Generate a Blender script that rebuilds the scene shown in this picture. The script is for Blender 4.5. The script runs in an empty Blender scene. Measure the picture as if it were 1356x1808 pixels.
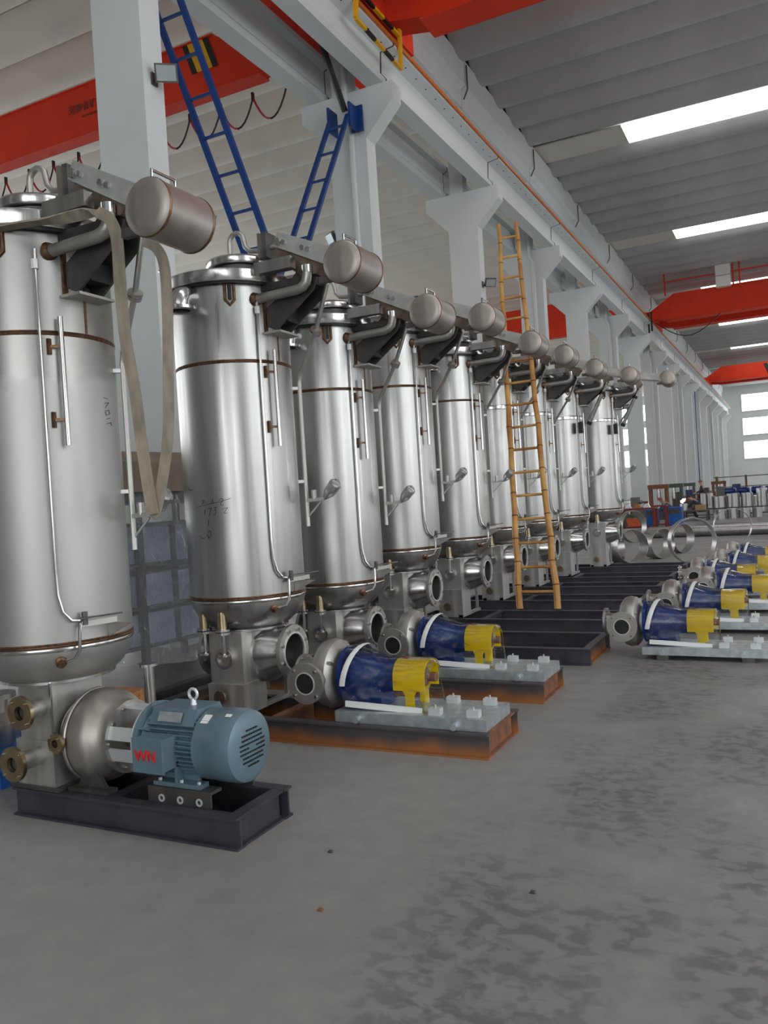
import bpy, math, random
from mathutils import Vector, Matrix
random.seed(7)
R = math.radians
PI = math.pi
C = bpy.context.scene.collection

# ------------------------------------------------------------------ camera
YAW, PITCH, ROLL, FPX, CAMH = .46559, -.011056, -.062747, 1446.5, 1.6
fw = Vector((-math.sin(YAW)*math.cos(PITCH), math.cos(YAW)*math.cos(PITCH), math.sin(PITCH)))
_r = fw.cross(Vector((0, 0, 1))).normalized(); _u = _r.cross(fw)
rt = _r*math.cos(ROLL) + _u*math.sin(ROLL); up = -_r*math.sin(ROLL) + _u*math.cos(ROLL)
cam = bpy.data.cameras.new('camera'); camo = bpy.data.objects.new('camera', cam); C.objects.link(camo)
M = Matrix((rt, up, -fw)).transposed().to_4x4(); M.translation = Vector((0, 0, CAMH)); camo.matrix_world = M
cam.sensor_fit = 'VERTICAL'; cam.sensor_height = 36; cam.lens = FPX/1808*36; cam.clip_end = 400; cam.clip_start = .05
bpy.context.scene.camera = camo

def ray(x, y): return rt*((x-678)/FPX) - up*((y-904)/FPX) + fw
def at(x, y, d):                       # measured point at depth d
    return Vector((0, 0, CAMH)) + ray(x, y)*d
def atY(x, y, Y):
    v = ray(x, y); return Vector((0, 0, CAMH)) + v*(Y/v.y)
def atX(x, y, X):
    v = ray(x, y); return Vector((0, 0, CAMH)) + v*(X/v.x)
def atZ(x, y, Z):
    v = ray(x, y); return Vector((0, 0, CAMH)) + v*((Z-CAMH)/v.z)

# ------------------------------------------------------------------ world, exposure
SKY = 5.0          # radiance of the overcast daylight in the window panes
w = bpy.data.worlds.new('world'); bpy.context.scene.world = w; w.use_nodes = True
w.node_tree.nodes['Background'].inputs[0].default_value = (.80, .88, 1, 1)
w.node_tree.nodes['Background'].inputs[1].default_value = 1.0
vs = bpy.context.scene.view_settings
vs.view_transform = 'Standard'; vs.look = 'None'; vs.exposure = -.12; vs.gamma = 1; vs.use_curve_mapping = False

# ------------------------------------------------------------------ materials
MATS = {}
def mat(name, col, rough=.6, metal=0, var=.0, scale=4, stretch=(1, 1, 1), bump=0, col2=None, detail=4, contrast=.18, coord='Object', emit=None, spec=.5):
    if name in MATS: return MATS[name]
    m = bpy.data.materials.new(name); m.use_nodes = True; nt = m.node_tree; b = nt.nodes['Principled BSDF']
    b.inputs['Base Color'].default_value = (*col, 1); b.inputs['Roughness'].default_value = rough; b.inputs['Metallic'].default_value = metal
    b.inputs['Specular IOR Level'].default_value = spec
    if emit:
        b.inputs['Emission Color'].default_value = (*emit[0], 1); b.inputs['Emission Strength'].default_value = emit[1]
    if var or col2 or bump:
        tc = nt.nodes.new('ShaderNodeTexCoord'); mp = nt.nodes.new('ShaderNodeMapping'); mp.inputs['Scale'].default_value = stretch
        n = nt.nodes.new('ShaderNodeTexNoise'); n.inputs['Scale'].default_value = scale; n.inputs['Detail'].default_value = detail
        nt.links.new(tc.outputs[coord], mp.inputs[0]); nt.links.new(mp.outputs[0], n.inputs[0])
        cr = nt.nodes.new('ShaderNodeValToRGB'); nt.links.new(n.outputs[0], cr.inputs[0])
        c2 = col2 if col2 else tuple(c*(1-var) for c in col)
        cr.color_ramp.elements[0].position = .5-contrast; cr.color_ramp.elements[1].position = .5+contrast
        cr.color_ramp.elements[0].color = (*c2, 1); cr.color_ramp.elements[1].color = (*col, 1)
        nt.links.new(cr.outputs[0], b.inputs['Base Color'])
        if bump:
            bp = nt.nodes.new('ShaderNodeBump'); bp.inputs['Strength'].default_value = bump; bp.inputs['Distance'].default_value = .02
            nt.links.new(n.outputs[0], bp.inputs['Height']); nt.links.new(bp.outputs[0], b.inputs['Normal'])
    MATS[name] = m
    return m

def steel(name, col, r0, r1, stain=(.3, .27, .24), amt=.25):
    m = bpy.data.materials.new(name); m.use_nodes = True; nt = m.node_tree; b = nt.nodes['Principled BSDF']; L = nt.links.new
    b.inputs['Metallic'].default_value = .94
    tc = nt.nodes.new('ShaderNodeTexCoord')
    mp = nt.nodes.new('ShaderNodeMapping'); mp.inputs['Scale'].default_value = (22, 22, .55)
    n1 = nt.nodes.new('ShaderNodeTexNoise'); n1.inputs['Scale'].default_value = 1; n1.inputs['Detail'].default_value = 5
    n2 = nt.nodes.new('ShaderNodeTexNoise'); n2.inputs['Scale'].default_value = 1.7; n2.inputs['Detail'].default_value = 2
    L(tc.outputs['Object'], mp.inputs[0]); L(mp.outputs[0], n1.inputs[0]); L(tc.outputs['Object'], n2.inputs[0])
    r = nt.nodes.new('ShaderNodeMapRange'); r.inputs['From Min'].default_value = .3; r.inputs['From Max'].default_value = .7
    r.inputs['To Min'].default_value = r0; r.inputs['To Max'].default_value = r1
    L(n1.outputs[0], r.inputs[0]); L(r.outputs[0], b.inputs['Roughness'])
    cr = nt.nodes.new('ShaderNodeValToRGB'); cr.color_ramp.elements[0].position = .25; cr.color_ramp.elements[1].position = .75
    cr.color_ramp.elements[0].color = (*[c*(1-amt)+s*amt for c, s in zip(col, stain)], 1); cr.color_ramp.elements[1].color = (*col, 1)
    L(n2.outputs[0], cr.inputs[0])
    mx = nt.nodes.new('ShaderNodeMix'); mx.data_type = 'RGBA'; mx.blend_type = 'MULTIPLY'; mx.inputs[0].default_value = .35
    L(cr.outputs[0], mx.inputs[6]); L(n1.outputs[0], mx.inputs[7]); L(mx.outputs[2], b.inputs['Base Color'])
    mp2 = nt.nodes.new('ShaderNodeMapping'); mp2.inputs['Scale'].default_value = (70, 70, .5); n3 = nt.nodes.new('ShaderNodeTexNoise'); n3.inputs['Scale'].default_value = 1; n3.inputs['Detail'].default_value = 2
    bp = nt.nodes.new('ShaderNodeBump'); bp.inputs['Strength'].default_value = .22; bp.inputs['Distance'].default_value = .0012
    L(tc.outputs['Object'], mp2.inputs[0]); L(mp2.outputs[0], n3.inputs[0]); L(n3.outputs[0], bp.inputs['Height']); L(bp.outputs[0], b.inputs['Normal'])
    MATS[name] = m
    return m

ST = steel('brushed_steel', (.56, .56, .545), .26, .42)
SD = steel('dull_steel', (.74, .73, .70), .42, .6, (.45, .41, .36), .4)
SP = steel('polished_steel', (.70, .69, .67), .16, .26)
SC = steel('cast_steel', (.63, .61, .575), .38, .54)
DK = mat('dark_steel', (.14, .132, .125), .5, .7, .4, 9)
BR = mat('weld_brown', (.25, .125, .06), .4, .75, 0, 40, col2=(.09, .055, .04))
BZ = mat('heat_tinted_brass', (.52, .42, .26), .3, 1, .3, 12)
WHT = mat('white_fitting', (.8, .8, .78), .4)
BLK = mat('black_rubber', (.012, .012, .013), .5)
WALLM = mat('white_wall_paint', (.64, .66, .65), .75, 0, .07, .8, coord='Object', contrast=.25)
COLM = mat('column_paint', (.64, .67, .67), .6, 0, .07, 1.2, coord='Object', contrast=.25)
ROOFM = mat('roof_concrete', (.43, .435, .425), .85, 0, .14, 1.2, (1, 1, 1), .15, contrast=.25)
ROOFL = mat('lit_roof_concrete', (.66, .63, .56), .85, 0, .12, .9, (1, 1, 1), .15, contrast=.25)  # beige concrete, paled: the brighter light of the far bay is painted in
PVT = mat('oiled_brown_steel', (.30, .24, .19), .45, .85, .45, 9)
CWM = steel('counterweight_steel', (.60, .57, .53), .42, .55, (.30, .22, .17), .5)
LVR = mat('lever_steel', (.55, .55, .53), .5, .6, .25, 9)
BEAMB = mat('primed_black_beam', (.068, .066, .084), .45, .3, .35, 6)
BEAMR = mat('rusty_beam', (.075, .065, .075), .6, .2, 0, 2.2, (1, 1, 3.5), 0, col2=(.30, .12, .04), contrast=.16)
RUST = mat('rust', (.30, .11, .045), .8, .1, 0, 14, col2=(.12, .07, .05))
GALV = mat('galvanised', (.58, .63, .65), .42, .75, .3, 16, contrast=.2)
PADM = mat('pad_steel', (.72, .74, .75), .4, .5)
BLU = mat('blue_pump_paint', (.008, .036, .20), .25, 0, .25, 6)
YEL = mat('yellow_guard_paint', (.95, .66, .005), .3)
MOT = mat('motor_paint', (.135, .205, .245), .35, .1, .15, 6)
RED = mat('crane_red', (.78, .055, .022), .65, 0, .18, 1.3, contrast=.25, spec=.15)
ORG = mat('orange_conductor', (.50, .13, .012), .5)
YLB = mat('hazard_yellow', (.80, .42, .01), .5)
LBL = mat('ladder_blue', (.004, .045, .21), .45, 0, .25, 5)
LGR = mat('ladder_shadow_side', (.12, .11, .09), .6)
BAM = mat('bamboo', (.62, .36, .10), .45, 0, 0, 3, (1, 1, 1), 0, col2=(.36, .14, .03))
BAN = mat('bamboo_node', (.20, .07, .02), .6)
SLG = mat('webbing', (.32, .275, .215), .9, 0, .35, 22, (1, 1, .3), .2)
WOOD = mat('crate_wood', (.48, .20, .07), .7, 0, .35, 12, (1, 1, 6))
TARP = mat('brown_tarp', (.26, .21, .16), .75, 0, .3, 5, bump=.3)
RACK = mat('rack_steel', (.05, .055, .065), .6, .3)
PALE = mat('pale_blue_goods', (.42, .46, .60), .6, 0, .35, 4)
REDT = mat('red_lettering', (.75, .02, .015), .5)
INK = mat('marker_ink', (.02, .02, .02), .6)
INK2 = mat('crane_lettering', (.10, .025, .015), .6)
SKIN = mat('skin', (.45, .27, .19), .6)
CLD = mat('dark_workwear', (.03, .032, .045), .85)
CLB = mat('blue_workwear', (.05, .07, .16), .85)
HLM = mat('red_helmet', (.30, .07, .05), .5)
WALLG = mat('grey_block_wall', (.30, .30, .29), .8, 0, .2, 2)
BRIK = mat('grime', (.16, .15, .14), .8)
PANE = mat('daylit_pane', (.8, .8, .8), .3, emit=((.93, .97, 1), SKY))
SKYP = mat('daylit_roof_panel', (.8, .8, .8), .4, emit=((.95, .98, 1), SKY*1.0))
ARC = mat('welding_arc', (.8, .7, .9), .4, emit=((.85, .6, 1), 14))
LAMPG = mat('lamp_glass', (.55, .6, .6), .15, .6)
BCAB = mat('blue_cabinet', (.01, .10, .38), .5)
GRNH = mat('green_hose', (.03, .12, .05), .5)
CABR = mat('cable_red', (.35, .02, .03), .5)

def film_mat(nm='clear_film', lo=.0, hi=.14):
    m = bpy.data.materials.new(nm); m.use_nodes = True; nt = m.node_tree; L = nt.links.new
    for n in list(nt.nodes):
        if n.type != 'OUTPUT_MATERIAL': nt.nodes.remove(n)
    out = nt.nodes['Material Output']
    tc = nt.nodes.new('ShaderNodeTexCoord'); mp = nt.nodes.new('ShaderNodeMapping'); mp.inputs['Rotation'].default_value = (.5, .6, .3); mp.inputs['Scale'].default_value = (2, 9, 5)
    n = nt.nodes.new('ShaderNodeTexNoise'); n.inputs['Scale'].default_value = 2.2; n.inputs['Detail'].default_value = 6; n.inputs['Distortion'].default_value = 1.2
    L(tc.outputs['Object'], mp.inputs[0]); L(mp.outputs[0], n.inputs[0])
    bp = nt.nodes.new('ShaderNodeBump'); bp.inputs['Strength'].default_value = .9; bp.inputs['Distance'].default_value = .03; L(n.outputs[0], bp.inputs['Height'])
    g = nt.nodes.new('ShaderNodeBsdfGlossy'); g.inputs['Roughness'].default_value = .05; L(bp.outputs[0], g.inputs['Normal'])
    d = nt.nodes.new('ShaderNodeBsdfDiffuse'); d.inputs['Color'].default_value = (.75, .78, .8, 1)
    t = nt.nodes.new('ShaderNodeBsdfTransparent'); t.inputs['Color'].default_value = (.95, .97, .98, 1)
    m1 = nt.nodes.new('ShaderNodeMixShader'); m2 = nt.nodes.new('ShaderNodeMixShader')
    cr = nt.nodes.new('ShaderNodeValToRGB'); cr.color_ramp.elements[0].position = .52; cr.color_ramp.elements[1].position = .78
    cr.color_ramp.elements[0].color = (lo, lo, lo, 1); cr.color_ramp.elements[1].color = (hi, hi, hi, 1); L(n.outputs[0], cr.inputs[0])
    L(cr.outputs[0], m1.inputs[0]); L(t.outputs[0], m1.inputs[1]); L(d.outputs[0], m1.inputs[2])
    fr = nt.nodes.new('ShaderNodeFresnel'); fr.inputs['IOR'].default_value = 1.45; L(bp.outputs[0], fr.inputs['Normal'])
    L(fr.outputs[0], m2.inputs[0]); L(m1.outputs[0], m2.inputs[1]); L(g.outputs[0], m2.inputs[2])
    L(m2.outputs[0], out.inputs[0]); MATS['film'] = m
    return m
FILM = film_mat(); FILM2 = film_mat('hazy_film', .14, .38)

def floor_mat():
    m = bpy.data.materials.new('workshop_concrete'); m.use_nodes = True; nt = m.node_tree; L = nt.links.new; b = nt.nodes['Principled BSDF']
    tc = nt.nodes.new('ShaderNodeTexCoord')
    def noise(sc, det, st=(1, 1, 1), dist=0):
        mp = nt.nodes.new('ShaderNodeMapping'); mp.inputs['Scale'].default_value = st
        n = nt.nodes.new('ShaderNodeTexNoise'); n.inputs['Scale'].default_value = sc; n.inputs['Detail'].default_value = det; n.inputs['Distortion'].default_value = dist
        L(tc.outputs['Object'], mp.inputs[0]); L(mp.outputs[0], n.inputs[0]); return n.outputs[0]
    def ramp(src, p0, p1, c0=(0, 0, 0), c1=(1, 1, 1)):
        cr = nt.nodes.new('ShaderNodeValToRGB'); cr.color_ramp.elements[0].position = p0; cr.color_ramp.elements[1].position = p1
        cr.color_ramp.elements[0].color = (*c0, 1); cr.color_ramp.elements[1].color = (*c1, 1); L(src, cr.inputs[0]); return cr.outputs[0]
    def math_(op, a, b_):
        n = nt.nodes.new('ShaderNodeMath'); n.operation = op
        for i, s in enumerate((a, b_)):
            if isinstance(s, (int, float)): n.inputs[i].default_value = s
            else: L(s, n.inputs[i])
        return n.outputs[0]
    base = ramp(noise(.55, 5), .3, .7, (.235, .226, .215), (.295, .284, .27))
    dust = ramp(noise(7, 6), .3, .75, (.86, .86, .86), (1.06, 1.06, 1.05))
    mul = nt.nodes.new('ShaderNodeMix'); mul.data_type = 'RGBA'; mul.blend_type = 'MULTIPLY'; mul.inputs[0].default_value = 1
    L(base, mul.inputs[6]); L(dust, mul.inputs[7])
    # tyre tracks and damp prints along the aisle: blotchy dark spots, strongest in two bands of X
    sx = nt.nodes.new('ShaderNodeSeparateXYZ'); L(tc.outputs['Object'], sx.inputs[0])
    wob = math_('ADD', sx.outputs[0], math_('MULTIPLY', math_('SUBTRACT', noise(.35, 2), .5), 1.6))
    def band(x0, wd): return math_('MAXIMUM', math_('SUBTRACT', 1, math_('DIVIDE', math_('ABSOLUTE', math_('SUBTRACT', wob, x0), 0), wd)), 0)
    bands = math_('MAXIMUM', band(-1.0, .6), band(-.15, .5)); bands = math_('MAXIMUM', bands, band(1.4, .9))
    spots = ramp(noise(11, 2.5, (1, 1.35, 1), .4), .47, .60); blot = ramp(noise(1.3, 5), .36, .54)
    mask = math_('MULTIPLY', math_('MULTIPLY', ramp(bands, .02, .55), math_('ADD', math_('MULTIPLY', spots, .7), .3)), blot)
    drk = nt.nodes.new('ShaderNodeMix'); drk.data_type = 'RGBA'; L(math_('MULTIPLY', mask, .92), drk.inputs[0]); L(mul.outputs[2], drk.inputs[6]); drk.inputs[7].default_value = (.125, .122, .12, 1)
    # hairline crack wandering along the aisle
    cw = math_('ADD', sx.outputs[0], math_('MULTIPLY', math_('SUBTRACT', noise(1.1, 6), .5), .5))
    cr = math_('LESS_THAN', math_('ABSOLUTE', math_('SUBTRACT', cw, .02), 0), .006)
    ck = nt.nodes.new('ShaderNodeMix'); ck.data_type = 'RGBA'; L(math_('MULTIPLY', cr, .5), ck.inputs[0]); L(drk.outputs[2], ck.inputs[6]); ck.inputs[7].default_value = (.10, .10, .10, 1)
    L(ck.outputs[2], b.inputs['Base Color'])
    rg = ramp(noise(1.3, 4), .3, .7, (.42, .42, .42), (.62, .62, .62)); L(rg, b.inputs['Roughness'])
    bp = nt.nodes.new('ShaderNodeBump'); bp.inputs['Strength'].default_value = .12; bp.inputs['Distance'].default_value = .01; L(noise(30, 6), bp.inputs['Height']); L(bp.outputs[0], b.inputs['Normal'])
    return m
FLOORM = floor_mat()

def zmix(name, za, zb, nsc, namp, up, dn):      # two finishes that meet along an irregular level
    m = bpy.data.materials.new(name); m.use_nodes = True; nt = m.node_tree; L = nt.links.new; b = nt.nodes['Principled BSDF']
    tc = nt.nodes.new('ShaderNodeTexCoord'); sx = nt.nodes.new('ShaderNodeSeparateXYZ'); L(tc.outputs['Object'], sx.inputs[0])
    n = nt.nodes.new('ShaderNodeTexNoise'); n.inputs['Scale'].default_value = nsc; n.inputs['Detail'].default_value = 5; L(tc.outputs['Object'], n.inputs[0])
    ma = nt.nodes.new('ShaderNodeMath'); ma.operation = 'MULTIPLY_ADD'; L(n.outputs[0], ma.inputs[0]); ma.inputs[1].default_value = namp; L(sx.outputs[2], ma.inputs[2])
    mr = nt.nodes.new('ShaderNodeMapRange'); mr.inputs['From Min'].default_value = za+namp*.5; mr.inputs['From Max'].default_value = zb+namp*.5; L(ma.outputs[0], mr.inputs[0])
    for soc, k in (('Base Color', 0), ('Roughness', 1), ('Metallic', 2)):
        mx = nt.nodes.new('ShaderNodeMix'); mx.data_type = 'RGBA' if k == 0 else 'FLOAT'; L(mr.outputs[0], mx.inputs[0])
        i, j = (6, 7) if k == 0 else (2, 3)
        mx.inputs[i].default_value = (*dn[0], 1) if k == 0 else dn[k]; mx.inputs[j].default_value = (*up[0], 1) if k == 0 else up[k]
        L(mx.outputs[2 if k == 0 else 0], b.inputs[soc])
    return m
SD1 = zmix('part_polished_steel', 2.40, 2.46, 2.2, .5, ((.36, .35, .33), .38, 1.0), ((.46, .455, .435), .48, .9))
BEAMR = zmix('rust_footed_beam', .015, .10, 4, .16, ((.075, .066, .07), .55, .2), ((.33, .125, .035), .75, .1))

# ------------------------------------------------------------------ mesh helpers
class MB:
    def __init__(s): s.v = []; s.f = []
    def add(s, vs, fs):
        o = len(s.v); s.v += [tuple(v) for v in vs]; s.f += [tuple(i+o for i in f) for f in fs]; return s
    def box(s, x0, x1, y0, y1, z0, z1):
        return s.add([(x0, y0, z0), (x1, y0, z0), (x1, y1, z0), (x0, y1, z0), (x0, y0, z1), (x1, y0, z1), (x1, y1, z1), (x0, y1, z1)],
                     [(0, 3, 2, 1), (4, 5, 6, 7), (0, 1, 5, 4), (1, 2, 6, 5), (2, 3, 7, 6), (3, 0, 4, 7)])
    def obox(s, c, size, rot):          # oriented box, rot = Matrix 3x3
        h = [d/2 for d in size]; c = Vector(c)
        vs = [c+rot@Vector((sx*h[0], sy*h[1], sz*h[2])) for sz in (-1, 1) for sx, sy in ((-1, -1), (1, -1), (1, 1), (-1, 1))]
        return s.add(vs, [(0, 3, 2, 1), (4, 5, 6, 7), (0, 1, 5, 4), (1, 2, 6, 5), (2, 3, 7, 6), (3, 0, 4, 7)])
    def bar(s, p, q, a, b=None, upv=(0, 0, 1)):  # rectangular bar
        p, q = Vector(p), Vector(q); d = (q-p); l = d.length; d.normalize(); u = Vector(upv)
        if abs(d.dot(u)) > .99: u = Vector((1, 0, 0))
        sd = d.cross(u).normalized(); u2 = sd.cross(d)
        return s.obox((p+q)/2, (l, a, b or a), Matrix((d, sd, u2)).transposed())
    def tube(s, pts, r, seg=10, caps=True, closed=False):
        pts = [Vector(p) for p in pts]; n = len(pts); rings = []; prev = None
        rr = r if isinstance(r, (list, tuple)) else [r]*n
        for i, p in enumerate(pts):
            a = pts[i-1] if (i or closed) else p; b = pts[(i+1) % n] if (i < n-1 or closed) else p
            t = (b-a).normalized()
            if prev is None:
                x = t.cross(Vector((0, 0, 1)));
                if x.length < .05: x = t.cross(Vector((1, 0, 0)))
            else: x = prev-t*prev.dot(t)
            x.normalize(); prev = x; y = t.cross(x)
            rings.append([p+(x*math.cos(2*PI*k/seg)+y*math.sin(2*PI*k/seg))*rr[i] for k in range(seg)])
        vs = [v for g in rings for v in g]; fs = []
        for i in range(n if closed else n-1):
            j = (i+1) % n
            for k in range(seg): fs.append((i*seg+k, i*seg+(k+1) % seg, j*seg+(k+1) % seg, j*seg+k))
        if caps and not closed: fs += [tuple(range(seg-1, -1, -1)), tuple((n-1)*seg+k for k in range(seg))]
        return s.add(vs, fs)
    def lathe(s, prof, seg=40, o=(0, 0, 0), ax=(0, 0, 1), cap=True):  # profile (r, h) along axis
        ax = Vector(ax).normalized(); x = ax.cross(Vector((0, 0, 1)))
        if x.length < .05: x = Vector((1, 0, 0))
        x.normalize(); y = ax.cross(x); o = Vector(o); vs = []; fs = []
        for r, h in prof:
            for k in range(seg): a = 2*PI*k/seg; vs.append(o+ax*h+(x*math.cos(a)+y*math.sin(a))*r)
        for i in range(len(prof)-1):
            for k in range(seg): fs.append((i*seg+k, i*seg+(k+1) % seg, (i+1)*seg+(k+1) % seg, (i+1)*seg+k))
        if cap: fs += [tuple(range(seg-1, -1, -1)), tuple((len(prof)-1)*seg+k for k in range(seg))]
        return s.add(vs, fs)
    def ring(s, ro, ri, h, seg=36, o=(0, 0, 0), ax=(0, 0, 1)):
        s.lathe([(ri, 0), (ro, 0), (ro, h), (ri, h), (ri, 0)], seg, o, ax, False); return s
    def prism(s, poly, d0, d1, plane='xz'):  # polygon extruded
        m = {'xz': lambda a, b, d: (a, d, b), 'yz': lambda a, b, d: (d, a, b), 'xy': lambda a, b, d: (a, b, d)}[plane]
        n = len(poly); vs = [m(a, b, d0) for a, b in poly]+[m(a, b, d1) for a, b in poly]
        return s.add(vs, [tuple(range(n)), tuple(range(2*n-1, n-1, -1))]+[(i, i+n, (i+1) % n+n, (i+1) % n) for i in range(n)])
    def mesh(s, name, m, smooth=True, ang=35):
        me = bpy.data.meshes.new(name); me.from_pydata([tuple(v) for v in s.v], [], s.f)
        if m: me.materials.append(m)
        me.validate(); me.update()
        import bmesh
        bm = bmesh.new(); bm.from_mesh(me); bmesh.ops.recalc_face_normals(bm, faces=bm.faces); bm.to_mesh(me); bm.free()
        if smooth: me.shade_smooth(); me.set_sharp_from_angle(angle=R(ang))
        return me

def O(name, mb, m=None, parent=None, loc=None, rz=0, smooth=True):
    me = mb.mesh(name, m, smooth) if isinstance(mb, MB) else mb
    o = bpy.data.objects.new(name, me); C.objects.link(o)
    if parent: o.parent = parent
    if loc is not None: o.location = loc
    if rz: o.rotation_euler.z = rz
    if name in ('bolt', 'stud', 'marker_writing', 'flange_web'): o['kind'] = 'stuff'
    return o
def E(name, loc=(0, 0, 0), rz=0):
    o = bpy.data.objects.new(name, None); C.objects.link(o); o.location = loc; o.rotation_euler.z = rz; o.empty_display_size = .1; return o
def tag(o, label=None, cat=None, group=None, kind=None):
    for k, v in (('label', label), ('category', cat), ('group', group), ('kind', kind)):
        if v: o[k] = v
    return o
def copy_tree(o, parent=None):
    c = o.copy(); C.objects.link(c); c.parent = parent
    for ch in list(o.children): copy_tree(ch, c)
    return c
ORD = ['nearest', 'second', 'third', 'fourth', 'fifth', 'sixth', 'seventh', 'eighth', 'ninth', 'tenth', 'eleventh', 'twelfth', 'thirteenth', 'fourteenth', 'fifteenth', 'sixteenth', 'seventeenth', 'eighteenth', 'nineteenth', 'twentieth']
def text_mesh(s, size, m, extrude=.0005):
    cu = bpy.data.curves.new('lettering', 'FONT'); cu.body = s; cu.size = size; cu.extrude = extrude; cu.offset = size*.008; cu.align_x = 'CENTER'; cu.align_y = 'CENTER'
    ob = bpy.data.objects.new('tmp', cu); C.objects.link(ob)
    me = bpy.data.meshes.new_from_object(ob.evaluated_get(bpy.context.evaluated_depsgraph_get()))
    C.objects.unlink(ob); bpy.data.objects.remove(ob); me.materials.clear(); me.materials.append(m); return me

# ================================================================== the building
Y0, Y1, XL, XR, ZR = -14.0, 104.0, -31.0, 11.1, 12.9
tag(O('floor', MB().box(XL, XR, Y0, Y1, -.2, 0), FLOORM, smooth=False), 'grey concrete workshop floor with dark tyre tracks and prints', 'floor', kind='structure')
tag(O('wall_right', MB().box(XR, XR+.3, Y0, Y1, 0, ZR), WALLG, smooth=False), 'grey side wall of the near bay', 'wall', kind='structure')
tag(O('wall_left', MB().box(XL-.3, XL, Y0, Y1, 0, ZR), WALLM, smooth=False), 'white side wall of the bay beyond the columns', 'wall', kind='structure')
tag(O('wall_end', MB().box(XL, XR, Y1, Y1+.3, 0, ZR), WALLM, smooth=False), 'white end wall far down the hall', 'wall', kind='structure')
tag(O('wall_back', MB().box(XL, XR, Y0-.3, Y0, 0, ZR), WALLG, smooth=False), 'grey wall behind the viewer', 'wall', kind='structure')

# --- windows: frame with glazing bars, one daylit pane each
WN = [0]
def window(cx, cy, z0, z1, wd, face, nx, nz, label):
    """face: unit inward normal; window lies flat on its wall"""
    WN[0] += 1
    rz = {(-1, 0): PI/2, (1, 0): -PI/2, (0, -1): PI, (0, 1): 0}[face]
    t = tag(E('window_%d' % WN[0], (cx, cy, z0), rz), label, 'window', 'tall steel windows', 'structure')
    h = z1-z0
    key = ('win', wd, round(h, 3), nx, nz)
    if key not in MCACHE:
        fr = MB(); b = .07
        fr.box(-wd/2-b, wd/2+b, 0, .1, -b, 0).box(-wd/2-b, wd/2+b, 0, .1, h, h+b).box(-wd/2-b, -wd/2, 0, .1, 0, h).box(wd/2, wd/2+b, 0, .1, 0, h)
        for i in range(1, nx): x = -wd/2+wd*i/nx; fr.box(x-.03, x+.03, .01, .09, 0, h)
        for i in range(1, nz): z = h*i/nz; fr.box(-wd/2, wd/2, .012, .088, z-.03, z+.03)
        MCACHE[key] = (fr.mesh('window_frame', WALLM, False), MB().box(-wd/2, wd/2, .02, .04, 0, h).mesh('pane', PANE, False))
    a, p = MCACHE[key]
    O('window_frame', a, parent=t); O('pane', p, parent=t)
MCACHE = {}
BAY = 5.95
CY = [7.72+BAY*k for k in range(-2, 17)]
for k, y in enumerate(CY):
    yy = y+.18+BAY/2
    if yy > Y1-2: continue
    wr = 4.8 if yy < 5 else 3.0
    window(XR, yy, 1.3, 4.6, wr, (-1, 0), 6, 4, 'tall gridded window in the near side wall, %s from the back wall' % ORD[k])
    if yy < 5: window(XR, yy, 5.6, 10.4, wr, (-1, 0), 6, 4, 'high gridded window in the near side wall, %s from the back wall' % ORD[k])
    window(XL, yy, 1.5, 9.4, 3.6, (1, 0), 4, 8, 'tall window in the wall beyond the columns, %s from the back' % ORD[k])
for j, (z0, z1) in enumerate(((9.6, 11.5), (6.85, 8.75), (4.1, 6.05))):
    row = ('upper', 'middle', 'lower')[j]
    for i, x in enumerate((-3.1, 1.4, 5.9, 9.2)): window(x, Y1, z0, z1, 3.8 if i < 3 else 2.0, (0, -1), 2, 1, '%s row window in the end wall, %s from the columns' % (row, ORD[i]))
    for i, x in enumerate((-10, -14.5, -19, -23.5, -28)): window(x, Y1, z0, z1, 3.8, (0, -1), 2, 1, '%s row end window beyond the columns, %s one' % (row, ORD[i]))
for i, x in enumerate((1.2, 7.4)): window(x, Y0, .3, 7.5, 5.0, (0, 1), 4, 4, 'large gridded window in the back wall, %s from the columns' % ORD[i])

# --- roof: concrete trough shells side by side, every eighth one a daylit strip
ceil = tag(E('ceiling', (0, 0, 12.5)), 'roof of curved concrete trough shells with daylit strips between', 'ceiling', kind='structure')
PW = BAY/4
def shell(x0, x1, m, name):
    n = 8; mb = MB(); pts = []
    for i in range(n+1):
        t = i/n*2-1; pts.append((t*(PW/2-.012), .40*t*t-.10*max(0, abs(t)-.78)))
    poly = pts+[(a, b+.07) for a, b in reversed(pts)]
    return mb.prism(poly, x0, x1, 'yz').mesh(name, m, True)
rp = shell(-6.95, XR, ROOFM, 'roof_panel'); rpa = MB().box(-6.95, -4.2, -PW/2+.02, PW/2-.02, .20, .24).mesh('roof_panel', ROOFL, False); rpb = shell(9, XR, ROOFM, 'roof_panel'); lp = shell(XL, -7.35, ROOFL, 'roof_panel')  # rpa: dimly lit end of the daylight strip, put in as pale colour
sk = MB().box(-4.2, 9, -PW/2+.02, PW/2-.02, .20, .24).mesh('daylight_strip', SKYP, False)
i = 0; y = Y0
while y < Y1-.5:
    if i % 8 == 3:
        for me in (rpa, rpb, lp): O('roof_panel', me, parent=ceil, loc=(0, y+PW/2, 0))
        for me in (sk,): O('daylight_strip', me, parent=ceil, loc=(0, y+PW/2, 0))
    else:
        O('roof_panel', rp, parent=ceil, loc=(0, y+PW/2, 0)); O('roof_panel', lp, parent=ceil, loc=(0, y+PW/2, 0))
    y += PW; i += 1
O('roof_deck', MB().box(XL, XR, Y0, Y1, .50, .6), ROOFM, ceil, smooth=False)

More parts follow.
